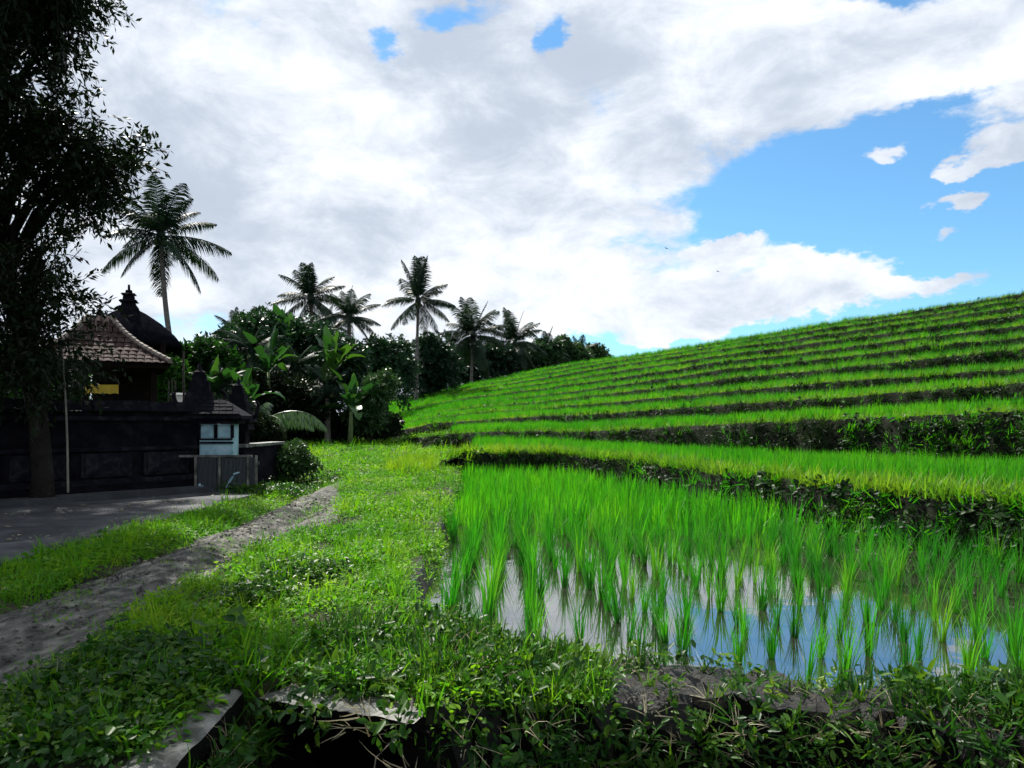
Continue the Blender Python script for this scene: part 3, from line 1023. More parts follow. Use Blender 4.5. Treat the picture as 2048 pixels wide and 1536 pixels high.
# ------------------------------------------------------------------ temple wall
WA, WD = (-11.2, 7.7), math.atan2(0.788, 0.615)
wall = tag(empty('temple_wall', (WA[0], WA[1], 0.2), WD), 'dark stone temple compound wall with stepped plinth behind the driveway', 'wall')
WL = 8.55
b = MB()
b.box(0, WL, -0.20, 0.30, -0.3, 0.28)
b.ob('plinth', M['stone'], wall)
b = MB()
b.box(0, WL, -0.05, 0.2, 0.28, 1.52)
b.ob('wall_body', M['stone'], wall)
for z0, z1, o_ in ((0.282, 0.36, 0.13), (0.84, 0.9, 0.08), (1.36, 1.43, 0.09)):
    b = MB()
    b.box(0.002, WL - 0.002, -o_ - 0.02, -0.052, z0, z1)
    b.ob('moulding', M['stone2'], wall)
pm = MB().box(-0.42, 0.42, -0.082, -0.053, 0.40, 0.80).box(-0.36, 0.36, -0.105, -0.083, 0.45, 0.75).mesh('stone_panel', M['stone2'])
for i in range(8):
    ob('stone_panel', pm, wall, (0.6 + i * 1.05, 0, 0))
cm = MB().box(-0.235, 0.235, -0.16, 0.31, 1.523, 1.62).box(-0.235, 0.235, -0.10, 0.25, 1.62, 1.70).mesh('coping_stone', M['stone2'])
for i in range(18):
    ob('coping_stone', cm, wall, (0.25 + i * 0.475, 0, rng.uniform(-.01, .01)), (0, rng.normal(0, .012), rng.normal(0, .01)))

# raised kerb step before the wall
st = MB()
st.box(0, 8.5, -0.75, -0.202, -0.3, 0.16)
st.ob('wall_step', M['drive'], wall)


def candi_post(name, x, y, z0, ztop, w, label, rz=0.3):
    t = tag(empty(name, (x, y, z0), rz), label, 'stone post')
    h = ztop - z0
    b = MB()
    b.box(-w * .55, w * .55, -w * .55, w * .55, -0.2, h * .14).box(-w * .42, w * .42, -w * .42, w * .42, h * .14, h * .56)
    b.ob('shaft', M['stone'], t)
    b = MB()
    zz = h * .56
    for i, (ww, hh) in enumerate(((.62, .07), (.72, .06), (.6, .06), (.5, .07), (.38, .08), (.26, .06))):
        b.box(-w * ww, w * ww, -w * ww, w * ww, zz, zz + hh * h, 0.93)
        zz += hh * h
    b.ob('stepped_capital', M['stone2'], t)
    b = MB()
    b.lathe([(w * .2, zz), (w * .24, zz + .02 * h), (w * .16, zz + .03 * h), (w * .1, h * 1.0), (0.01, h * 1.06)], 8)
    b.ob('finial', M['stone2'], t)
    for s in (-1, 1):
        MB().tube([(s * w * .55, 0, h * .66), (s * w * .85, 0, h * .70), (s * w * .95, 0, h * .80), (s * w * .8, 0, h * .84)], [.07 * w * 2, .06 * w * 2, .04 * w * 2, .015], 6).ob('carved_wing', M['stone2'], t)
    return t


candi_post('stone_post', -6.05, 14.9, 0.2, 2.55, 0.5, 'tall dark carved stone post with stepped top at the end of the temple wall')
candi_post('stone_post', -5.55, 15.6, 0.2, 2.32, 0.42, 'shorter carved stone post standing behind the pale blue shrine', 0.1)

# small painted shrine
shr = tag(empty('small_shrine', (-5.6, 14.72, 0.2), 0.12), 'small roadside shrine with pale blue panels and a dark sloping roof', 'shrine')
MB().box(-.34, .34, -.26, .26, -.1, .68).ob('pedestal', M['stone2'], shr)
MB().box(-.30, .30, -.24, .24, .68, 1.30).ob('body', M['paleblue'], shr)
for x in (-.155, .155):
    MB().box(x - .115, x + .115, -.262, -.242, 1.06, 1.25).ob('square_panel', M['paleblue'], shr)
for z0, z1, o_ in ((1.0, 1.03, .30), (.93, .965, .32)):
    MB().box(-o_, o_, -.28, -.243, z0, z1).ob('moulding', M['stone'], shr)
MB().box(-.26, .26, -.268, -.243, .72, .90).ob('lower_panel', M['paleblue'], shr)
for x in (-.3, 0, .3):
    MB().box(x - .03, x + .03, -.275, -.263, 1.035, 1.29).ob('pilaster', M['stone'], shr)
MB().box(-.40, .40, -.34, .34, 1.302, 1.36).box(-.34, .34, -.30, .30, 1.36, 1.42).ob('cornice', M['stone2'], shr)
rf = MB().add([(-.52, -.46, 1.40), (.52, -.46, 1.40), (.52, .46, 1.40), (-.52, .46, 1.40), (-.52, -.46, 1.46), (.52, -.46, 1.46), (.52, .46, 1.46), (-.52, .46, 1.46), (-.16, 0, 1.74), (.16, 0, 1.74)],
              [(3, 2, 1, 0), (0, 1, 5, 4), (1, 2, 6, 5), (2, 3, 7, 6), (3, 0, 4, 7), (4, 5, 9, 8), (6, 7, 8, 9), (5, 6, 9), (7, 4, 8)]).ob('roof', M['stone2'], shr)
tm_ = MB().box(-.055, .055, -.06, .06, 0, .018).mesh('roof_shingle', M['stone2'])
for r_ in range(4):
    t = (r_ + .4) / 4
    hw = .52 + (.16 - .52) * t
    for x in np.arange(-hw + .06, hw - .03, .118):
        ob('roof_shingle', tm_, rf, (x, -.46 + .46 * t - .02, 1.475 + .28 * t), (math.atan2(.28, .46) - .1 + rng.normal(0, .03), 0, rng.normal(0, .04)))

# low board enclosure in front of the shrine
bf = tag(empty('board_fence', (-5.77, 14.1, 0.2), 0.0), 'low fence of weathered grey boards with pale patches below the small shrine', 'fence')
bm = MB().box(-.041, .041, -.012, .012, 0.02, .68).mesh('board', M['board'])
for i in range(12):
    ob('board', bm, bf, (.045 + i * .089, rng.uniform(-.006, .006), rng.uniform(-.01, .012)), (0, rng.normal(0, .008), 0))
for x in (-.02, .42, .94, 1.09):
    MB().box(x - .018, x + .018, -.045, -.014, -.05, .72).ob('fence_post', M['concrete'], bf)
MB().box(-.05, 1.12, .015, .06, .55, .61).box(-.05, 1.12, .015, .06, .1, .16).ob('back_rail', M['board'], bf)
MB().box(-.65, 1.0, -.03, .05, .69, .73).ob('top_rail', M['concrete'], bf)
sc1 = MB()
for (cx, cz, a, L, w) in ((.07, .14, .1, .17, .07), (.16, .11, .5, .13, .035), (.05, .19, .3, .06, .05), (.62, .28, .95, .2, .045), (.72, .40, .25, .15, .035), (.55, .17, 1.1, .1, .03)):
    c_, s_ = math.cos(a), math.sin(a)
    V = [(cx + c_ * u * L / 2 - s_ * v * w / 2, -.021, cz + s_ * u * L / 2 + c_ * v * w / 2) for u, v in ((-1, -.3), (-.4, -1), (.5, -.8), (1, 0), (.5, .9), (-.5, .7))]
    sc1.add(V + [(p[0], -.0195, p[2]) for p in V], [(0, 1, 2, 3, 4, 5)])
sc1.ob('pale_patch', M['paleblue'], bf)  # flat pale patches set just in front of the boards

# side wall running back from the shrine
lw_ = tag(empty('low_side_wall', (-5.35, 15.0, 0.2), 0.0), 'low dark side wall with a pale coping running back beside the mound', 'wall')
MB().box(-.12, .12, 0, 2.6, -.3, .84).ob('wall_body', M['stone'], lw_)
for i in range(5):
    MB().box(-.17, .17, i * .52, i * .52 + .51, .842, .9).ob('coping_stone', M['concrete'], lw_)

# ------------------------------------------------------------------ tiled pavilion
PX, PY = -11.95, 22.3
pav = tag(empty('tiled_pavilion', (PX, PY, 0.4), 0.49), 'open temple pavilion with a brown clay tile hipped roof', 'pavilion')
prof = [(1.74, 2.80), (1.42, 3.0), (.97, 3.32), (.62, 3.66), (.28, 4.12)]
roof = MB()
V, Fc = [], []
for (w, z) in prof:
    V += [(-w, -w, z), (w, -w, z), (w, w, z), (-w, w, z)]
for i in range(len(prof) - 1):
    for k in range(4):
        Fc.append((i * 4 + k, i * 4 + (k + 1) % 4, i * 4 + 4 + (k + 1) % 4, i * 4 + 4 + k))
Fc += [(16, 17, 18, 19), (3, 2, 1, 0)]
roof.add(V, Fc)
roofo = roof.ob('roof', M['wood'], pav)
pw = np.array([p[0] for p in prof])
pz = np.array([p[1] for p in prof])
arc = np.concatenate([[0], np.cumsum(np.hypot(np.diff(pw), np.diff(pz)))])
tile = MB()
for u0, u1, h0, h1 in ((-1, -.34, 0, .018), (-.34, .34, .018, .018), (.34, 1, .018, 0)):
    V = [(u0 * .093, -.135, h0 + .012), (u1 * .093, -.135, h1 + .012), (u1 * .093, .12, h1), (u0 * .093, .12, h0)]
    tile.add([(x, y, z) for x, y, z in V] + [(x, y, z - .016) for x, y, z in V], [(0, 1, 2, 3), (0, 4, 5, 1), (7, 6, 5, 4)])
tile_me = tile.mesh('roof_tile', M['tile'])
hidden = MB()
course = .215
for k in range(4):
    rk = Matrix.Rotation(k * math.pi / 2, 4, 'Z')
    for r_ in range(int(arc[-1] / course) + 1):
        s0 = min(.06 + r_ * course, arc[-1] - .04)
        w = np.interp(s0, arc, pw)
        z = np.interp(s0, arc, pz)
        i = min(np.searchsorted(arc, s0, side='right') - 1, len(prof) - 2)
        slope = math.atan2(pz[i + 1] - pz[i], pw[i] - pw[i + 1])
        nt = max(2, int(2 * w / .19))
        for j in range(nt):
            x = -w + (j + .5) * 2 * w / nt
            mt = rk @ Matrix.Translation((x, -w, z + .03)) @ Matrix.Rotation(slope - .05 + rng.normal(0, .015), 4, 'X') @ Matrix.Rotation(rng.normal(0, .015), 4, 'Z')
            if k in (0, 1):
                o = ob('roof_tile', tile_me, roofo)
                o.matrix_local = mt
            else:
                hidden.add([tuple(mt @ v.co) for v in tile_me.vertices], [tuple(p.vertices) for p in tile_me.polygons])
ho = hidden.ob('far_side_tiles', M['tile'], roofo)
ho['kind'] = 'stuff'
rid = MB()
for k in range(4):
    rk = Matrix.Rotation(k * math.pi / 2, 4, 'Z')
    npc = 15
    for i in range(npc):
        a, c_ = arc[-1] * (i + .02) / npc, arc[-1] * (i + .98) / npc
        p0 = rk @ Vector((np.interp(a, arc, pw), -np.interp(a, arc, pw), np.interp(a, arc, pz) + .07))
        p1 = rk @ Vector((np.interp(c_, arc, pw), -np.interp(c_, arc, pw), np.interp(c_, arc, pz) + .07))
        q = MB().tube([p0, p1], [.085, .07], 7)
        q.ob('hip_tile', M['ridge'], roofo)
MB().box(-1.7, 1.7, -1.7, 1.7, 2.66, 2.79).ob('eave_board', M['wood'], pav)
for sx in (-1, 1):
    for sy in (-1, 1):
        MB().box(sx * 1.35 - .07, sx * 1.35 + .07, sy * 1.35 - .07, sy * 1.35 + .07, .6, 2.655).box(sx * 1.35 - .13, sx * 1.35 + .13, sy * 1.35 - .13, sy * 1.35 + .13, .6, .85).ob('post', M['wood'], pav)
MB().box(-1.6, 1.6, -1.6, 1.6, -.4, .6).ob('platform', M['stone'], pav)
MB().box(.5, 1.35, 1.0, 1.1, .6, 2.655).ob('back_panel', M['wood'], pav)
for i in range(8):
    MB().box(-1.30 + i * .12, -1.24 + i * .12, -1.44, -1.40, .62, 1.55).ob('baluster', M['white'], pav)
MB().box(-1.45, .4, -1.46, -1.38, 1.552, 1.62).ob('handrail', M['wood'], pav)


def finial(parent, x, y, z, s, name='roof_finial'):
    b = MB()
    b.lathe([(.22 * s, z - .1), (.24 * s, z + .08 * s), (.14 * s, z + .12 * s), (.18 * s, z + .2 * s), (.12 * s, z + .28 * s), (.16 * s, z + .36 * s), (.07 * s, z + .46 * s), (.05 * s, z + .6 * s), (.012, z + .78 * s)], 8, (x, y))
    for k in range(4):
        a = k * math.pi / 2
        c_, s_ = math.cos(a), math.sin(a)
        for r1, zz in ((.32, .1), (.26, .28)):
            b.tube([(x + c_ * .1 * s, y + s_ * .1 * s, z + zz * s), (x + c_ * r1 * s, y + s_ * r1 * s, z + (zz + .02) * s), (x + c_ * (r1 + .08) * s, y + s_ * (r1 + .08) * s, z + (zz + .14) * s), (x + c_ * (r1 - .02) * s, y + s_ * (r1 - .02) * s, z + (zz + .2) * s)], [.05 * s, .05 * s, .035 * s, .01], 6)
    return b.ob(name, M['stone'], parent)


finial(roofo, 0, 0, 4.12, .62)
# yellow ceremonial cloth behind the pavilion
mcl = leaf_mat('yellow_cloth', [(0.0, (0.62, 0.50, 0.08)), (1.0, (0.66, 0.54, 0.12))], 0.6, 1.15, 0.8, 0.1, yellow=(1, 1, 1))
cl = MB()
for i in range(9):
    x = i * .14
    cl.v += [(x, .03 * math.sin(i * 1.7), .34), (x, .04 * math.sin(i * 1.7 + .5), .03 + .03 * (i % 2)), (x, .03 * math.sin(i * 1.7) + .012, .34), (x, .04 * math.sin(i * 1.7 + .5) + .012, .03 + .03 * (i % 2))]
for i in range(8):
    k = i * 4
    cl.f += [(k, k + 1, k + 5, k + 4), (k + 2, k + 6, k + 7, k + 3), (k, k + 4, k + 6, k + 2), (k + 1, k + 3, k + 7, k + 5)]
clo = cl.ob('yellow_cloth', mcl, None, loc=P(170, 790, 25.5))
tag(clo, 'yellow cloth glowing in the sun behind the tiled pavilion', 'cloth')

# thatched pavilion
TX, TY = (258 - 1024) / F * 27.5, 27.5
tp = tag(empty('thatched_pavilion', (TX, TY, 0.5), 0.35), 'taller temple pavilion with a black palm-fibre thatched roof behind the tiled one', 'pavilion')
k_ = 27.0 / F
tprof = [((352 - 258) * k_ * 1.04, 3.72), ((352 - 258) * k_ * 1.07, 3.85), ((340 - 258) * k_ * 1.05, 4.2), ((315 - 258) * k_ * 1.05, 4.62), ((289 - 258) * k_ * 1.05, 4.95), ((269 - 258) * k_ * 1.05, 5.14), (.12, 5.2)]
tro = MB().lathe(tprof, 16).ob('roof', M['thatch'], tp, True)
fz = MB()
for (r_, z0, z1) in ((.42, 5.05, 5.2), (.3, 5.2, 5.36), (.38, 5.36, 5.42), (.24, 5.42, 5.62), (.3, 5.62, 5.66), (.14, 5.66, 5.78), (.05, 5.78, 5.98)):
    fz.box(-r_ * .8, r_ * .8, -r_ * .8, r_ * .8, z0, z1, .85)
fz.ob('roof_finial', M['stone'], tp)
for sx in (-1, 1):
    for sy in (-1, 1):
        MB().box(sx * 1.2 - .08, sx * 1.2 + .08, sy * 1.2 - .08, sy * 1.2 + .08, .5, 3.9).ob('post', M['wood'], tp)
MB().box(-1.6, 1.6, -1.6, 1.6, -.5, .5).ob('platform', M['stone'], tp)
MB().box(-1.3, 1.3, .9, 1.0, .5, 3.85).ob('back_wall', M['wood'], tp)

# iron railing and poles on the wall end, pale block, bamboo pole
rl = tag(empty('iron_railing', (-7.2, 15.9, 0.2), 0.0), 'thin iron railing rising above the temple wall beside the palm trunk', 'railing')
for i, (x, h) in enumerate(((.10, 2.2), (.17, 2.25), (.24, 2.2))):
    MB().tube([(x, 0, 0), (x, 0, h)], .014, 6).ob('bar', M['iron'], rl)
MB().tube([(0.02, 0, 1.5), (.4, 0, 1.5)], .012, 6).ob('rail', M['iron'], rl)
p0 = P(368, 810, 15.2)
tag(MB().tube([(p0[0], p0[1], 0.2), (p0[0], p0[1], 1.2), (p0[0] - .01, p0[1], P(368, 702, 15.2)[2])], [.03, .025, .018], 8).ob('iron_pole', M['iron']), 'single dark pole standing in front of the coconut palm trunk', 'pole')
wb = tag(empty('white_offering_box', P(362, 808, 17.5), 0.2), 'white sunlit offering box behind the iron railing', 'box')
MB().box(-.13, .13, -.13, .13, -1.4, -.02).ob('stand', M['stone2'], wb)
MB().box(-.15, .15, -.15, .15, -.018, .2).ob('box', M['white'], wb)
MB().box(-.19, .19, -.19, .19, .202, .25, .8).ob('lid', M['white'], wb)
bp0, bp1 = P(136, 985, 11.7), P(112, 470, 11.5)
pp = [tuple(np.array(bp0) * (1 - t) + np.array(bp1) * t + np.array([.03 * math.sin(t * 5), 0, 0])) for t in np.linspace(0, 1, 14)]
bpo = tag(MB().tube(pp, list(np.linspace(.017, .009, 14)), 7).ob('bamboo_pole', M['bamboo']), 'thin pale bamboo pole upright beside the shade tree', 'pole')


# ------------------------------------------------------------------ plants: builders
def leaves_quads(C, fwd, L, W, rg, curl=0.15):
    """rhombic leaves: centres C (n,3), forward dirs fwd (n,3)"""
    n = len(C)
    fwd = fwd / np.linalg.norm(fwd, axis=1, keepdims=True)
    rnd = rg.normal(size=(n, 3))
    side = np.cross(fwd, rnd)
    side /= np.linalg.norm(side, axis=1, keepdims=True) + 1e-9
    up = np.cross(fwd, side)
    L = np.asarray(L).reshape(-1, 1)
    W = np.asarray(W).reshape(-1, 1)
    a = C
    b_ = C + fwd * L * .45 + side * W * .5
    c_ = C + fwd * L - up * L * curl
    d_ = C + fwd * L * .45 - side * W * .5
    V = np.stack([a, b_, c_, d_], 1).reshape(-1, 3)
    return V, np.arange(4 * n).reshape(-1, 4)


def make_crown(name, blobs_, nspray, leaf, mat, parent, rg, per=14, twig=.5, droop=.35, loc=(0, 0, 0), hollow=.35, narrow=1.0, cl=0, cs=.2, twigs=False):
    """sprays of leaves spread through ellipsoids: blobs_ = (cx,cy,cz, rx,ry,rz, weight)"""
    Cs, Fs, TW = [], [], []
    wts = np.array([b_[6] for b_ in blobs_], float)
    wts /= wts.sum()
    for bi, b_ in enumerate(blobs_):
        c = np.array(b_[:3])
        r_ = np.array(b_[3:6])
        n = max(3, int(nspray * wts[bi]))
        v = rg.normal(size=(n, 3))
        v /= np.linalg.norm(v, axis=1, keepdims=True)
        rad = (hollow + (1 - hollow) * rg.uniform(0, 1, (n, 1)) ** 0.6) * (0.82 + 0.3 * rg.uniform(0, 1, (n, 1)))
        o_ = c + v * r_ * rad
        if cl:
            nc = max(2, n // cl)
            pick = rg.integers(0, nc, n)
            o_ = o_[pick] + rg.normal(0, cs, (n, 3))
            v = v[pick]
        dr = v + rg.normal(0, .45, (n, 3))
        dr[:, 2] -= droop
        dr /= np.linalg.norm(dr, axis=1, keepdims=True)
        for j in range(per):
            t = (j + rg.uniform(0, 1, (n, 1))) / per
            ax = rg.normal(size=(n, 3))
            ax -= dr * (ax * dr).sum(1, keepdims=True)
            ax /= np.linalg.norm(ax, axis=1, keepdims=True)
            Cs.append(o_ + dr * twig * t + ax * .02 - np.array([0, 0, 1]) * twig * .25 * t * t)
            f = dr * .6 + ax * .8
            f[:, 2] -= droop * .8
            Fs.append(f)
        if twigs:
            sd = np.cross(dr, rg.normal(size=(n, 3)))
            sd *= .006 / (np.linalg.norm(sd, axis=1, keepdims=True) + 1e-9)
            e_ = o_ + dr * twig - np.array([0, 0, 1]) * twig * .25
            m_ = o_ + dr * twig * .5 - np.array([0, 0, 1]) * twig * .06
            b0 = o_ - dr * twig * .5
            TW.append(np.stack([b0 - sd, b0 + sd, m_ + sd, m_ - sd, m_ - sd, m_ + sd, e_ + sd * .3, e_ - sd * .3], 1).reshape(-1, 3))
    C = np.concatenate(Cs)
    f = np.concatenate(Fs)
    n = len(C)
    L = leaf * rg.uniform(.65, 1.25, n)
    V, Q = leaves_quads(C, f, L, L * rg.uniform(.36, .52, n) * narrow, rg)
    if TW:
        T_ = np.concatenate(TW)
        Q = np.concatenate([Q, np.arange(len(T_)).reshape(-1, 4) + len(V)])
        V = np.concatenate([V, T_])
    return ob(name, mesh(name, V - np.array(loc), Q, mat), parent)


def frond_mesh(name, L, e0, bend, nl, wid, mat, rg, lit=0.0, hang=.55):
    """palm frond in the XZ plane: rachis leaves the crown at elevation e0, bends down by 'bend'."""
    V, Fc = [], []
    n = 14
    pts_ = [np.array([0., 0., 0.])]
    dirs = []
    for i in range(n):
        t = i / (n - 1)
        el_ = e0 - bend * t ** 1.3
        d = np.array([math.cos(el_), 0, math.sin(el_)])
        dirs.append(d)
        pts_.append(pts_[-1] + d * L / n)
    mb = MB()
    mb.tube([tuple(p) for p in pts_], list(np.linspace(.035, .006, n + 1) * L / 3.5), 5)
    PT = np.array(pts_)
    for s in (-1, 1):
        for i in range(nl):
            t = .12 + .87 * (i + rg.uniform(0, .6)) / nl
            q = t * n
            k = min(int(q), n - 1)
            p = PT[k] + (PT[k + 1] - PT[k]) * (q - k)
            d = dirs[k]
            ll = wid * L * (math.sin(math.pi * min(1, t * .86 + .14)) ** .6) * rg.uniform(.8, 1.1)
            hg = hang * rg.uniform(.6, 1.5)
            f = d * .55 + np.array([0, s * 1.0, 0]) * (1 - .35 * hg) + np.array([0, 0, -1.0]) * hg
            f /= np.linalg.norm(f)
            f2 = f * .8 + np.array([0, 0, -.65]) * (.5 + hg)
            f2 /= np.linalg.norm(f2)
            w = d * .027 * L / 3.5 * rg.uniform(.8, 1.4)
            m_ = p + f * ll * .5
            e_ = m_ + f2 * ll * .5
            k0 = len(mb.v)
            mb.v += [tuple(p - w * .7), tuple(p + w * .7), tuple(m_ + w), tuple(m_ - w), tuple(e_)]
            mb.f += [(k0, k0 + 1, k0 + 2, k0 + 3), (k0 + 3, k0 + 2, k0 + 4)]
    return mb.mesh(name, mat)


FR = []
rgp = np.random.default_rng(21)
for (e0, bd, hg) in ((1.5, .25, .1), (1.25, .6, .2), (.95, .8, .3), (.65, .85, .4), (.35, .8, .45), (.1, .75, .5), (-.2, .7, .5), (-.65, .55, .4)):
    FR.append([frond_mesh('frond', 1.0, e0 + rgp.normal(0, .08), bd * rgp.uniform(.85, 1.15), 60, .30, M['frond'], rgp, hang=hg) for _ in range(2)])


def palm(x, ycr, d, rpx, xbase, zbase, label, seed, dens_=26, spear=False, trunkr=.16, bow=0.0, group='coconut palms'):
    rg = np.random.default_rng(seed)
    top_ = np.array(P(x, ycr, d))
    bx = (xbase - 1024) / F * d
    Rm = rpx / F * d
    t = tag(empty('coconut_palm', (bx, d, zbase)), label, 'palm tree', group)
    rel = top_ - np.array([bx, d, zbase])
    cur = [tuple(rel * np.array([tt ** 1.25, 1, 1]) * np.array([1, tt, tt]) + np.array([bow * math.sin(tt * math.pi), 0, 0])) for tt in np.linspace(0, 1, 16)]
    rad = [trunkr * (1.35 if i == 0 else 1.12 - .45 * i / 15) for i in range(16)]
    MB().tube(cur, rad, 9).ob('trunk', M['palmbark'], t, True)
    MB().lathe([(.02, rel[2] - .55), (trunkr * 1.2, rel[2] - .4), (trunkr * 1.7, rel[2] - .05), (trunkr * 1.1, rel[2] + .3), (.03, rel[2] + .6)], 9, (rel[0], rel[1])).ob('crown_shaft', M['frond'], t, True)
    for i in range(dens_):
        q = (i + rg.uniform(0, .7)) / dens_
        lev = min(7, int(1.2 + q * 6.8))
        if spear and i < (5 if x == 836 else 2):
            lev = 0
        sc_ = Rm * rg.uniform(.92, 1.18) * (1.12 if lev < 1 and x == 836 else (.92 if lev < 2 else 1.05))
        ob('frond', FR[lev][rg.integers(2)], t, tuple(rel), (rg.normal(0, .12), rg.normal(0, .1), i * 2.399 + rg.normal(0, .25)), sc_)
    for i in range(5):
        a = rg.uniform(0, 6.28)
        MB().lathe([(.01, -.16), (.1, -.1), (.13, 0), (.09, .1), (.01, .15)], 7).ob('coconut', M['stem'], t, True, loc=(rel[0] + .26 * math.cos(a), rel[1] + .26 * math.sin(a), rel[2] - .35))
    return t


def tree(name, blobs_px, d, base, leaf, nspray, label, seed, mat='treeleaf', trunkr=.12, cat='tree', group=None, per=12, twig=.6, depth=1.0, droop=.25):
    rg = np.random.default_rng(seed)
    zb = base[1] if len(base) > 1 else float(g_left(d))
    bx = (base[0] - 1024) / F * d
    t = tag(empty(name, (bx, d, zb)), label, cat, group)
    bl = []
    for (x, y, rx, ry, w) in blobs_px:
        p = np.array(P(x, y, d)) - np.array([bx, d, zb])
        kk = d / F
        bl.append((p[0], p[1] + rg.normal(0, .25) * rx * kk, p[2], rx * kk, depth * .5 * (rx + ry) * kk, ry * kk, w))
    sub = []
    for b_ in bl:
        for q in range(4):
            v_ = rg.normal(size=3)
            v_ /= np.linalg.norm(v_)
            sub.append((b_[0] + v_[0] * b_[3] * .8, b_[1] + v_[1] * b_[4] * .8, b_[2] + abs(v_[2]) * b_[5] * .8, b_[3] * .42, b_[4] * .42, b_[5] * .42, b_[6] * .28))
    make_crown('crown', bl + sub, int(nspray * 2.6), leaf * 1.25, M[mat], t, rg, per, twig, droop, hollow=.2)
    mb = MB()
    top_ = max(b_[2] for b_ in bl)
    mid = np.array([np.mean([b_[0] for b_ in bl]) * .4, 0, max(.5, top_ * .4)])
    mb.tube([(0, 0, -.3), tuple(mid * .5 + np.array([.05, 0, 0])), tuple(mid)], [trunkr * 1.3, trunkr, trunkr * .8], 8)
    for b_ in bl:
        e_ = np.array(b_[:3])
        mb.tube([tuple(mid), tuple((mid + e_) / 2 + np.array([0, 0, .1])), tuple(e_)], [trunkr * .6, trunkr * .4, trunkr * .15], 6)
        for q in range(3):
            e2 = e_ + rg.normal(size=3) * np.array(b_[3:6]) * .6
            mb.tube([tuple((mid + e_) / 2), tuple(e2)], [trunkr * .25, trunkr * .08], 5)
    mb.ob('trunk', M['bark'], t, True)
    return t


# ------------------------------------------------------------------ the big shade tree on the left
rgt = np.random.default_rng(5)
TB = np.array([-7.35, 12.0, 0.2])
bt = tag(empty('shade_tree', tuple(TB)), 'big dark shade tree overhanging the temple wall at the edge of the picture', 'tree')
blp = [  # x, y, rx, ry, d, weight
    (40, 40, 110, 65, 10.6, 3.8), (100, 75, 36, 30, 10.4, .9), (105, 20, 30, 30, 10.4, .6), (75, 110, 50, 24, 10.4, .7), 
    (80, 280, 100, 70, 10.8, 4.4), (130, 222, 40, 34, 10.6, 1.0), (172, 292, 46, 42, 10.6, 2.2), (222, 330, 26, 24, 10.6, 1.0), (130, 362, 64, 44, 10.9, 2.6), (90, 520, 34, 24, 11.2, .6), (85, 610, 30, 30, 11.3, .6),
    (40, 400, 80, 50, 11.0, 1.5), (90, 480, 70, 40, 11.2, .9), (20, 540, 70, 60, 11.3, 1.1), (90, 590, 50, 40, 11.4, .8), (30, 660, 80, 40, 11.4, 1.8), (100, 690, 44, 26, 11.2, 1.1),
    (30, 720, 70, 30, 11.5, 2.0),
    (-180, 100, 170, 150, 10.6, 10), (-220, 350, 180, 160, 11.2, 10), (-190, 600, 150, 110, 11.4, 5),
    (-50, -160, 200, 140, 10.2, 13), (-300, -120, 220, 200, 10.8, 14), (-100, -420, 240, 170, 10.6, 13), (-450, 200, 200, 260, 11.8, 12), (-350, -450, 200, 160, 11.2, 8),
    (60, -60, 120, 70, 9.6, 6), (-220, 250, 190, 160, 14, 12), (-220, 480, 170, 120, 14, 8), (-330, 330, 220, 200, 15, 12), (-190, 40, 180, 120, 13, 8), (60, -250, 140, 100, 9.2, 4), (-150, -140, 190, 130, 18, 12), (10, -150, 190, 120, 19.5, 12), (110, -170, 150, 110, 21, 9), (-60, -330, 200, 130, 20, 10), (-250, 0, 170, 130, 18, 9), (40, 740, 60, 26, 11.6, 1.0), (-260, 60, 220, 150, 8.6, 9), (-420, -200, 220, 150, 8.2, 9), (-300, 330, 200, 120, 8.8, 7),  # mostly unseen leaf blobs, added to shade the driveway and foreground
]
bl = []
limb = MB()
limb.tube([(0, 0, -.3), (.03, 0, .5), (-.05, 0, 1.4), (-.2, -.1, 2.6), (-.5, -.3, 4.0), (-.8, -.4, 5.6), (-1.0, -.5, 7.2), (-1.2, -.6, 8.8)], [.22, .15, .14, .135, .13, .12, .1, .06], 12)
for (x, y, rx, ry, d, w) in blp:
    p = np.array(P(x, y, d)) - TB
    kk = d / F
    bl.append((*p, rx * kk, .8 * max(rx, ry) * kk + .15, ry * kk, w))
    h0 = max(1.8, min(8.2, p[2] - 1.2))
    st_ = np.array([np.interp(h0, [1.4, 2.6, 4, 5.6, 7.2, 8.8], [-.05, -.2, -.5, -.8, -1, -1.2]), -.03 * h0 - .1, h0])
    mid = (st_ + p) / 2 + np.array([0, 0, .25])
    limb.tube([tuple(st_), tuple(mid), tuple(p)], [.09, .05, .018], 6)
    for q in range(5):
        e2 = p + rgt.normal(size=3) * np.array([rx * kk, rx * kk, ry * kk]) * .65
        limb.tube([tuple((mid + p) / 2), tuple((p + e2) / 2 + rgt.normal(size=3) * .06), tuple(e2)], [.02, .012, .005], 4, False)
limb.ob('trunk', M['bark'], bt, True)
make_crown('crown', bl, 10500, .115, M['darkleaf'], bt, rgt, 14, .5, .3, hollow=.05, narrow=.85, cl=14, cs=.16, twigs=True)

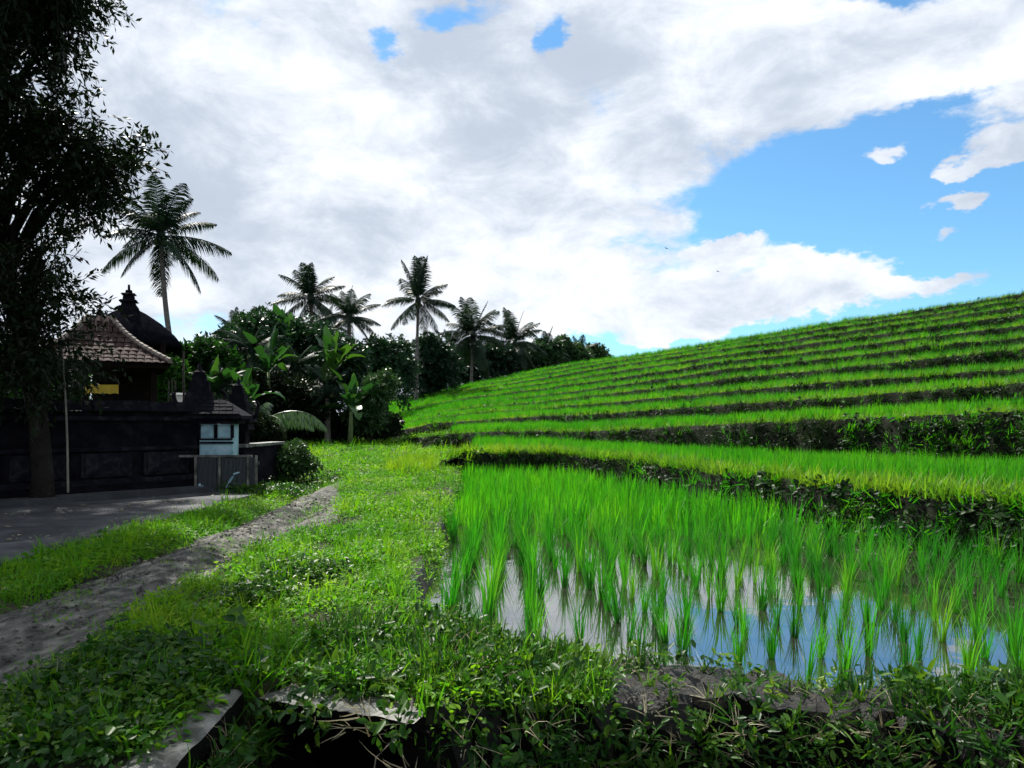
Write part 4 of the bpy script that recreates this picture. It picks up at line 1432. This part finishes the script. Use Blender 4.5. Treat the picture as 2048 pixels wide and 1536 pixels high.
# ------------------------------------------------------------------ palms
palm(322, 472, 38, 118, 384, .6, 'tall coconut palm with a leaning trunk rising behind the temple', 31, 23, trunkr=.15, bow=-.45)
palm(622, 596, 62, 72, 628, .7, 'coconut palm, left one of the pair above the banana grove', 32, 22, True, .2)
palm(698, 634, 57, 66, 700, .7, 'coconut palm with drooping fronds, right one of the pair above the grove', 33, 22, True, .2)
palm(836, 602, 70, 72, 832, .9, 'slender lone coconut palm with an upright spear of young fronds', 34, 20, True, .17)
palm(946, 672, 84, 80, 940, 1, 'bushy coconut palm nearest the slender lone palm on the ridge', 35, 24, True, .2)
palm(1030, 686, 94, 72, 1034, 1, 'bushy coconut palm, second from the slender lone palm on the ridge', 36, 24, True, .2)
palm(1092, 702, 104, 52, 1094, 1.2, 'small distant coconut palm, third along the ridge', 37, 20, True, .2)
palm(1160, 706, 112, 40, 1158, 1.2, 'tiny distant coconut palm at the end of the ridge trees', 38, 18, True, .2)
palm(905, 690, 92, 44, 900, 1.2, 'dark coconut palm half hidden between the lone palm and the ridge palms', 39, 20, False, .2)
palm(474, 668, 46, 54, 480, .7, 'dark spiky palm above the bushes beside the temple', 40, 20, True, .18)
palm(505, 700, 34, 66, 500, .6, 'short feathery palm in the grove beside the temple, below the spiky palm', 43, 18, False, .14)
palm(590, 735, 35, 64, 592, .6, 'short feathery palm in the middle of the grove above the arching frond', 44, 18, False, .14)
palm(655, 775, 33, 60, 655, .6, 'short feathery palm near the right end of the grove', 45, 18, False, .14)
palm(445, 770, 27, 60, 448, .6, 'short feathery palm directly behind the small blue shrine', 46, 16, False, .12)
palm(655, 650, 66, 44, 655, .8, 'dark coconut palm crown behind the pair above the grove', 42, 18, False, .2)

# ------------------------------------------------------------------ bushes and trees behind the path
tree('leafy_tree', [(400, 720, 40, 40, 3), (440, 735, 34, 40, 2), (385, 770, 36, 36, 2)], 29, (405,), .16, 300, 'leafy green tree just behind the stone posts of the temple', 51, 'weed', .1, twig=.4)
tree('leafy_tree', [(480, 700, 50, 50, 3), (520, 660, 40, 40, 2), (470, 760, 60, 50, 3), (540, 740, 46, 60, 2)], 38, (500,), .2, 520, 'tall dark tree between the temple palm and the paired palms', 52, twig=.5)
tree('leafy_tree', [(600, 680, 50, 44, 3), (650, 700, 40, 50, 2), (590, 740, 60, 50, 3), (560, 690, 30, 40, 2)], 41, (600,), .2, 520, 'round dark tree below the left one of the paired palms', 53, twig=.5)
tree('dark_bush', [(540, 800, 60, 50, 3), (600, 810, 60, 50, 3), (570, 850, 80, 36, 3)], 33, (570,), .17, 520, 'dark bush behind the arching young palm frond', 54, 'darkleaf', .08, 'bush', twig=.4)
tree('leafy_tree', [(660, 760, 50, 60, 3), (640, 820, 50, 50, 3), (690, 730, 40, 40, 2)], 36, (660,), .18, 480, 'dark tree behind the bananas at the middle of the grove', 55, twig=.45)
tree('flowering_shrub', [(745, 790, 30, 34, 2), (730, 830, 40, 30, 2), (765, 770, 22, 26, 1)], 33, (740,), .13, 260, 'shrub with pale leaves at the right end of the grove', 56, 'treeleaf', .06, 'shrub', twig=.3)
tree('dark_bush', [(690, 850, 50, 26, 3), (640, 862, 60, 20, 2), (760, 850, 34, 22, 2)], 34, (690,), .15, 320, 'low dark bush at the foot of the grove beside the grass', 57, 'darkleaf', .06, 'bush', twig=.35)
tree('leafy_tree', [(775, 715, 40, 40, 3), (740, 740, 40, 50, 3), (800, 760, 30, 50, 2)], 58, (775,), .25, 420, 'tree between the paired palms and the slender lone palm', 58, twig=.6)
tree('leafy_tree', [(860, 715, 34, 40, 3), (840, 760, 40, 34, 3), (890, 740, 34, 44, 2)], 74, (860,), .3, 420, 'dark tree around the trunk of the slender lone palm', 59, twig=.8)
tree('leafy_tree', [(960, 730, 40, 34, 3), (920, 745, 34, 30, 3), (995, 722, 34, 34, 2)], 92, (950,), .36, 420, 'dark tree under the bushy ridge palms', 60, twig=.9)
tree('leafy_tree', [(1065, 712, 30, 26, 3), (1035, 728, 30, 26, 3), (1095, 708, 24, 26, 2)], 102, (1060,), .38, 360, 'dark tree on the ridge under the small distant palm', 61, twig=.9)
tree('leafy_tree', [(1130, 705, 24, 24, 3), (1155, 712, 20, 16, 2)], 109, (1135,), .38, 220, 'small dark tree on the ridge before the last trees', 62, twig=.9)
tree('leafy_tree', [(1186, 708, 18, 16, 3), (1206, 712, 10, 10, 1)], 112, (1190,), .36, 160, 'last small tree at the end of the ridge line', 63, twig=.8)
tree('leafy_tree', [(50, 770, 60, 50, 3), (130, 780, 50, 50, 3), (-40, 740, 80, 70, 3)], 33, (60,), .2, 420, 'sunlit green tree glimpsed through the gap beside the shade tree', 64, 'weed', .1, twig=.5)
tree('dark_bush', [(590, 915, 34, 22, 2), (560, 930, 30, 26, 2), (610, 930, 20, 14, 1)], 17.5, (585,), .07, 240, 'small dark bush growing on the mound behind the board fence', 65, 'treeleaf', .03, 'bush', per=10, twig=.18)
tree('dark_bush', [(350, 760, 26, 36, 2), (335, 790, 26, 24, 2)], 27, (345,), .14, 160, 'green bush behind the iron railing of the temple', 66, 'weed', .05, 'bush', twig=.35)
tree('dark_bush', [(500, 860, 30, 26, 2), (530, 870, 28, 24, 2), (480, 820, 20, 30, 1)], 24, (510,), .11, 220, 'dark bush above the low side wall beside the shrine', 67, 'darkleaf', .04, 'bush', twig=.3)

# ------------------------------------------------------------------ bananas
def banana_leaf(name, L, W, e0, bend, rg):
    n = 12
    V, Fc = [], []
    p = np.array([0., 0., 0.])
    for i in range(n + 1):
        t = i / n
        el_ = e0 - bend * t ** 1.5
        d = np.array([math.cos(el_), 0, math.sin(el_)])
        nrm = np.array([-math.sin(el_), 0, math.cos(el_)])
        w = W * .5 * (math.sin(math.pi * min(1, max(0, (t - .12) / .9))) ** .55 if .12 < t < 1 else .03)
        fold = .35 * w
        jl, jr = rg.uniform(.82, 1.0), rg.uniform(.82, 1.0)
        V += [p + np.array([0, -w * jl, 0]) + nrm * fold * rg.uniform(.2, 1.1), p + nrm * -.01, p + np.array([0, w * jr, 0]) + nrm * fold * rg.uniform(.2, 1.1)]
        p = p + d * L / n
    for i in range(n):
        k = i * 3
        if rg.uniform() > .12:
            Fc.append((k, k + 1, k + 4, k + 3))
        if rg.uniform() > .12:
            Fc.append((k + 1, k + 2, k + 5, k + 4))
    return mesh(name, V, Fc, M['banana'], True)


rgb = np.random.default_rng(77)
BL = [banana_leaf('leaf', 1.0, .27, e, b_, rgb) for (e, b_) in ((1.5, .15), (1.3, .7), (1.0, 1.5), (.8, 1.9), (.5, 1.9), (1.15, 1.2))]


def banana(x, ybase, d, h, label, seed, nleaf=9, lscale=2.1):
    rg = np.random.default_rng(seed)
    p = P(x, ybase, d)
    z0 = float(g_left(d))
    t = tag(empty('banana_plant', (p[0], d, z0)), label, 'banana plant', 'banana plants in the grove')
    MB().tube([(0, 0, -.2), (.03, 0, h * .5), (.05, 0, h)], [.13, .1, .06], 9).ob('stem', M['stem'], t, True)
    for i in range(nleaf):
        ob('leaf', BL[i % 6], t, (.05, 0, h - .05 * rg.uniform(0, 3)), (rg.normal(0, .1), 0, i * 2.4 + rg.normal(0, .4)), lscale * rg.uniform(.7, 1.1))
    return t


banana(428, 880, 27, 1.9, 'banana plant with a bright upright leaf just behind the stone posts', 81, 8, 1.7)
banana(535, 880, 32, 3.1, 'banana plant with a bright upright leaf left of the round dark tree', 82, 9, 2.0)
banana(575, 880, 40, 4.6, 'tallest banana plant, its leaf standing against the sky', 83, 8, 2.2)
banana(700, 880, 32, 1.5, 'banana plant with broad lit leaves at the right end of the grove', 84, 12, 2.0)
banana(660, 880, 34.5, 3.2, 'banana plant between the tall one and the right end of the grove', 85, 9, 2.2)
banana(490, 880, 26, 1.7, 'low banana plant above the small shrine', 86, 8, 1.7)
banana(560, 880, 39, 5.0, 'dark banana plant behind the tallest one', 87, 8, 2.2)

# young coconut palm with arching frond
yp_ = tag(empty('young_palm', (*P(505, 860, 25)[:2], float(g_left(25)))), 'young palm with pale arching fronds hanging over the low side wall', 'palm tree')
MB().tube([(0, 0, -.2), (0, 0, .5), (.02, 0, .9)], [.14, .12, .08], 8).ob('trunk', M['palmbark'], yp_, True)
rgy = np.random.default_rng(9)
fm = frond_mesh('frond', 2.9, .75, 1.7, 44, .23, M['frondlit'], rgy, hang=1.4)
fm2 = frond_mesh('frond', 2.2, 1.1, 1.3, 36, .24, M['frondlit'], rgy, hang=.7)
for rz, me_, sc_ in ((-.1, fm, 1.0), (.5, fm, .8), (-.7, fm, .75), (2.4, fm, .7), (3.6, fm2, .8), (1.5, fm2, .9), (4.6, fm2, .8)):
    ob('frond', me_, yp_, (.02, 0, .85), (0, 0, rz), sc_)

# ------------------------------------------------------------------ foreground: culvert, kerb, root
cul = tag(empty('culvert', (-1.2, 3.8, 0.0)), 'concrete culvert slab with a pale top edge over the dark ditch', 'culvert')
ang = math.atan2(3.49 - 3.8, 0.78)
cul.rotation_euler = (0, 0, ang)


def rough_slab(L, W, z0, z1, seed, nx=26, ny=8, amp=.012):
    V, Fc = [], []
    for j in range(ny + 1):
        for i in range(nx + 1):
            x, y = L * i / nx, W * j / ny
            ed = (i in (0, nx)) or j == 0
            V.append((x, y + (amp * 1.2 * float(fbm(x * 9, seed, seed)) if j == 0 else 0), z1 + amp * float(fbm(x * 12, y * 12, seed)) - (.012 if ed else 0)))
    for j in range(ny):
        for i in range(nx):
            k = j * (nx + 1) + i
            Fc.append((k, k + 1, k + nx + 2, k + nx + 1))
    per = [i for i in range(nx + 1)] + [(j + 1) * (nx + 1) + nx for j in range(ny)] + [ny * (nx + 1) + nx - 1 - i for i in range(nx)] + [(ny - 1 - j) * (nx + 1) for j in range(ny - 1)]
    n0 = len(V)
    V += [(V[i][0], V[i][1], z0) for i in per]
    m_ = len(per)
    for a in range(m_):
        b_ = (a + 1) % m_
        Fc.append((per[a], n0 + a, n0 + b_, per[b_]))
    return V, Fc


V, Fc = rough_slab(.86, 1.06, .115, .175, 3, 26, 20, .02)
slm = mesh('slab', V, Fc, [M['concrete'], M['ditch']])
slm.polygons.foreach_set('material_index', np.array([0] * (26 * 20) + [1] * (len(Fc) - 26 * 20), np.int32))  # slab sides coloured near-black to stand for shade
ob('slab', slm, cul, (-.02, -.05, 0))
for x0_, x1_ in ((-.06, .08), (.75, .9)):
    MB().box(x0_, x1_, -.02, 1.0, -.9, .113).ob('side_wall', M['ditch'], cul)  # walls in the same shade-dark colour
V, Fc = rough_slab(.2, 2.15, .12, .215, 5, 8, 40, .03)
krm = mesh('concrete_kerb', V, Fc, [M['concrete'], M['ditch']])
krm.polygons.foreach_set('material_index', np.array([0] * (8 * 40) + [1] * (len(Fc) - 8 * 40), np.int32))  # kerb sides carry painted shade as well
krb = ob('concrete_kerb', krm, None, (-1.43, 1.55, 0), (0, 0, .03))
tag(krb, 'worn concrete kerb along the ditch among the dark weeds', 'kerb')
M['dryroot'] = solid_mat('dry_root_bark', [(0.3, (0.06, 0.05, 0.04)), (0.7, (0.17, 0.15, 0.12))], 20, 0.8, 0.3, 60)
rp = [P(825, 1395, 3.5), P(822, 1430, 3.44), P(805, 1462, 3.38), P(775, 1492, 3.34), P(752, 1515, 3.3), P(745, 1560, 3.28)]
rr_ = tag(MB().tube(rp, [.0045, .0045, .004, .004, .0035, .003], 6).ob('hanging_root', M['dryroot']), 'pale curved root hanging over the dark culvert mouth', 'root')

# weeds round the ditch
dw = [proto('ditch_blades', blade_clump(12, 0.08, 0.24, 0.014, 0.05, 0.7, 4, 1.4, 600 + i), M['weed']) for i in range(3)] + \
     [proto('ditch_herb', leaf_clump(12, 0.075, 0.13, 0.11, 620 + i, .45), M['weed']) for i in range(4)] + \
     [proto('dry_tuft', blade_clump(7, 0.08, 0.28, 0.006, 0.05, 0.9, 4, 1.5, 640 + i), M['dry']) for i in range(2)]
pts, rot, scl, pid = [], [], [], []
for _ in range(9000):
    x, y = rng.uniform(-1.15, 3.6), rng.uniform(2.9, 5.0)
    if y > yw(x) - 0.05 or abs(x) > .74 * y or on_slab(x, y):
        continue
    lush = 0.17
    if x < .45:
        lush = .9
    if x > 2.0:
        lush = .9
    if y < yd(x):
        lush = .55 if x > 1.9 else .10
    lush *= 0.45 + 1.3 * float(vnoise(x * 3.1, y * 3.1, 91))
    if rng.uniform() > lush * .62:
        continue
    z = drop(x, y)
    if z < .02 and y > yd(x) - .05:
        continue
    put(x, y, z, rng.uniform(.5, 1.1), rng.integers(9) if rng.uniform() < .85 else rng.integers(7, 9), .3)
for _ in range(230):       # on the vertical front of the bund
    x = rng.uniform(-.55, 2.3) if rng.uniform() < .92 else rng.uniform(-1.2, -.5)
    y = yd(x) - .06
    z = rng.uniform(-.35, .08) if x > -.5 else rng.uniform(.1, .18)
    pts.append((x, y, z)); rot.append((rng.normal(.9, .3), rng.normal(0, .3), rng.normal(0, .5))); scl.append(rng.uniform(.5, 1.0)); pid.append(rng.integers(9))
for _ in range(110):       # hanging over the inner side of the kerb
    y = rng.uniform(2.6, 3.75)
    pts.append((-1.2, y, rng.uniform(-.25, .17))); rot.append((rng.normal(0, .3), rng.normal(.9, .3), rng.normal(0, .5))); scl.append(rng.uniform(.4, .9)); pid.append(rng.integers(9))
scatter('ditch_weeds', pts, rot, scl, pid, dw, 'tangle of weeds and dry grass on the muddy bund above the ditch', 'weeds')
print('ditch', len(pts))

# leafy cover in the shaded corner
lc = [proto('broad_herb', leaf_clump(20, 0.05, 0.2, 0.15, 660 + i, .65, .6), M['weed']) for i in range(5)]
pts, rot, scl, pid = [], [], [], []
for _ in range(2600):
    x, y = rng.uniform(-3.4, -1.3), rng.uniform(2.9, 6.6)
    if track_clear(x - .12, y) or on_slab(x, y) or abs(x) > .74 * y:
        continue
    if x > -1.5 and y > 4.8:
        continue
    if vnoise(x * 2.2, y * 2.2, 95) < .42:
        continue
    put(x, y, float(ground_z(x, y)), rng.uniform(.55, 1.15), rng.integers(5), .2)
for _ in range(420):
    x, y = rng.uniform(-5.2, -3.9), rng.uniform(13.6, 17.5)
    put(x, y, drop(x, y), rng.uniform(.8, 1.6), rng.integers(5), .2)
scatter('broadleaf_cover', pts, rot, scl, pid, lc, 'broad-leaved green ground cover spreading beside the dirt track', 'ground cover')

# single weeds that stand out
wl = MB()
wl.add([(0, 0, 0), (.22, .2, .03), (.5, .3, .03), (.8, .17, -.02), (1, 0, -.1), (.8, -.17, -.02), (.5, -.3, .03), (.22, -.2, .03), (.5, 0, -.03)],
       [(0, 8, 1), (1, 8, 2), (2, 8, 3), (3, 8, 4), (4, 8, 5), (5, 8, 6), (6, 8, 7), (7, 8, 0)])
wl_me = wl.mesh('leaf', M['weed'], True)
wl_y = wl.mesh('leaf', M['yrice'], True)
singles = [
    (385, 1290, 95, 'tall leafy weed beside the dirt track, catching the light', 0), (480, 1285, 70, 'leafy weed standing just right of the tallest one by the track', 0),
    (225, 1290, 80, 'tall broad-leaved weed at the near edge of the dirt track', 0), (330, 1400, 70, 'broad-leaved weed just left of the worn concrete kerb', 0),
    (120, 1400, 75, 'broad-leaved weed in the shaded corner below the track', 0), (250, 1450, 60, 'low weed in deep shade left of the kerb foot', 0),
    (60, 1480, 60, 'low weed in the darkest bottom corner', 0), (640, 1130, 26, 'yellowish weed on the grass between track and paddy', 1),
    (600, 1220, 30, 'yellowish creeping weed beside the bare earth patch', 1), (640, 1290, 34, 'yellow-leaved weed above the culvert slab', 1),
    (1640, 1500, 60, 'yellow-green weed standing in the ditch below the wet mud', 1), (1900, 1470, 80, 'leafy green weed at the bottom beside the paddy corner', 0),
    (1985, 1500, 80, 'leafy green weed in the bottom corner under the paddy', 0), (1560, 1450, 40, 'small yellow-green weed on the front of the bund', 1),
    (1160, 1380, 44, 'yellowish weed on the bund where the paddy shore begins', 1), (1830, 1520, 60, 'low green weed between the ditch and the bottom corner', 0),
    (540, 980, 40, 'leafy weed at the corner of the board fence', 0), (200, 1085, 26, 'small weed on the verge beside the driveway edge', 0), (850, 1290, 36, 'yellow-green weed at the corner of the paddy shore', 1),
]
for i, (x, y, hp_, lab, yel) in enumerate(singles):
    rg = np.random.default_rng(900 + i)
    z = .2
    d = 5.0
    for _ in range(12):
        d = (EYE - z) * F / (y - HY)
        z = max(-.4, float(ground_z((x - 1024) / F * d, d)))
    if d < 3.2:
        d = 3.3
    X = (x - 1024) / F * d
    h = hp_ / F * d
    t = tag(empty('broadleaf_weed', (X, d, z)), lab, 'weed')
    cur = [(0, 0, -.05), (.02 * rg.normal(), .02 * rg.normal(), h * .5), (.05 * rg.normal(), .04 * rg.normal(), h)]
    MB().tube(cur, [.006, .005, .003], 5).ob('stem', M['stem'], t)
    nl = 9 if hp_ > 50 else 6
    for j in range(nl):
        q = .25 + .75 * j / (nl - 1)
        px_ = np.interp(q, [0, .5, 1], [c[0] for c in cur])
        py_ = np.interp(q, [0, .5, 1], [c[1] for c in cur])
        ob('leaf', wl_y if yel else wl_me, t, (px_, py_, h * q), (rg.normal(0, .35), rg.normal(-.05, .35), j * 2.3 + rg.normal(0, .4)), float(rg.uniform(.07, .12) * (1.15 - .45 * q) * (1 if hp_ > 50 else .7)))

# two birds far off in the sky
for (x, y, d, lab) in ((1333, 497, 150, 'tiny dark bird gliding in front of the white cloud'), (1436, 543, 170, 'tiny dark bird low in the blue gap above the hill')):
    q = MB()
    q.lathe([(.01, -.2), (.07, -.1), (.08, .05), (.04, .2), (.01, .28)], 7)
    q.v = [(a, c, b_) for a, b_, c in q.v]
    for s in (-1, 1):
        q.add([(0, -.08, .03), (0, .1, .03), (s * .35, .12, .14), (s * .62, -.02, .06), (s * .3, -.06, .12), (0, -.08, .015), (0, .1, .015), (s * .35, .12, .125), (s * .3, -.06, .105)],
              [(0, 1, 2, 4), (4, 2, 3), (5, 8, 7, 6), (8, 3, 7)])
    q.f = [tuple(f) for f in q.f]
    tag(q.ob('bird', M['bird'], None, loc=P(x, y, d), rot=(0, .2, .5)), lab, 'bird', 'birds')

# loose stones on the track
stn = []
for i in range(4):
    rg = np.random.default_rng(1200 + i)
    bmq = bmesh.new()
    bmesh.ops.create_icosphere(bmq, subdivisions=1, radius=1.0)
    for v in bmq.verts:
        v.co *= rg.uniform(.7, 1.2)
        v.co.z *= .55
    me_ = bpy.data.meshes.new('stone')
    bmq.to_mesh(me_)
    bmq.free()
    me_.materials.append(M['track'])
    stn.append(bpy.data.objects.new('stone', me_))
pts, rot, scl, pid = [], [], [], []
for _ in range(6500):
    y = 3.5 + 10 * rng.uniform() ** 1.4
    x = rng.uniform(np.interp(y, ty, tl), np.interp(y, ty, tr_) + .25)
    if abs(x) > .76 * y:
        continue
    put(x, y, float(ground_z(x, y)) + .018, .004 + .018 * rng.uniform() ** 4, rng.integers(4), 1.0)
scatter('track_gravel', pts, rot, scl, pid, stn, 'loose gravel scattered over the dirt track', 'gravel')

# fallen leaves on the driveway and the track
lt = [proto('fallen_leaf', leaf_clump(2, 0.07, 0.012, 0.12, 700 + i, .5, .12), M['dry']) for i in range(4)]
pts, rot, scl, pid = [], [], [], []
for _ in range(260):
    y = rng.uniform(5.5, 13.8)
    x = rng.uniform(-9.5, -2.6)
    if abs(x) > .76 * y or x < -9.6 + .25 * (14 - y) or (y > 12.2 and x < -6.6):
        continue
    z = .278 if x < -4.55 else float(ground_z(x, y)) + .02
    put(x, y, z, rng.uniform(.5, 1.1), rng.integers(4), .05)
scatter('leaf_litter', pts, rot, scl, pid, lt, 'dry fallen leaves strewn over the driveway and track', 'leaf litter')
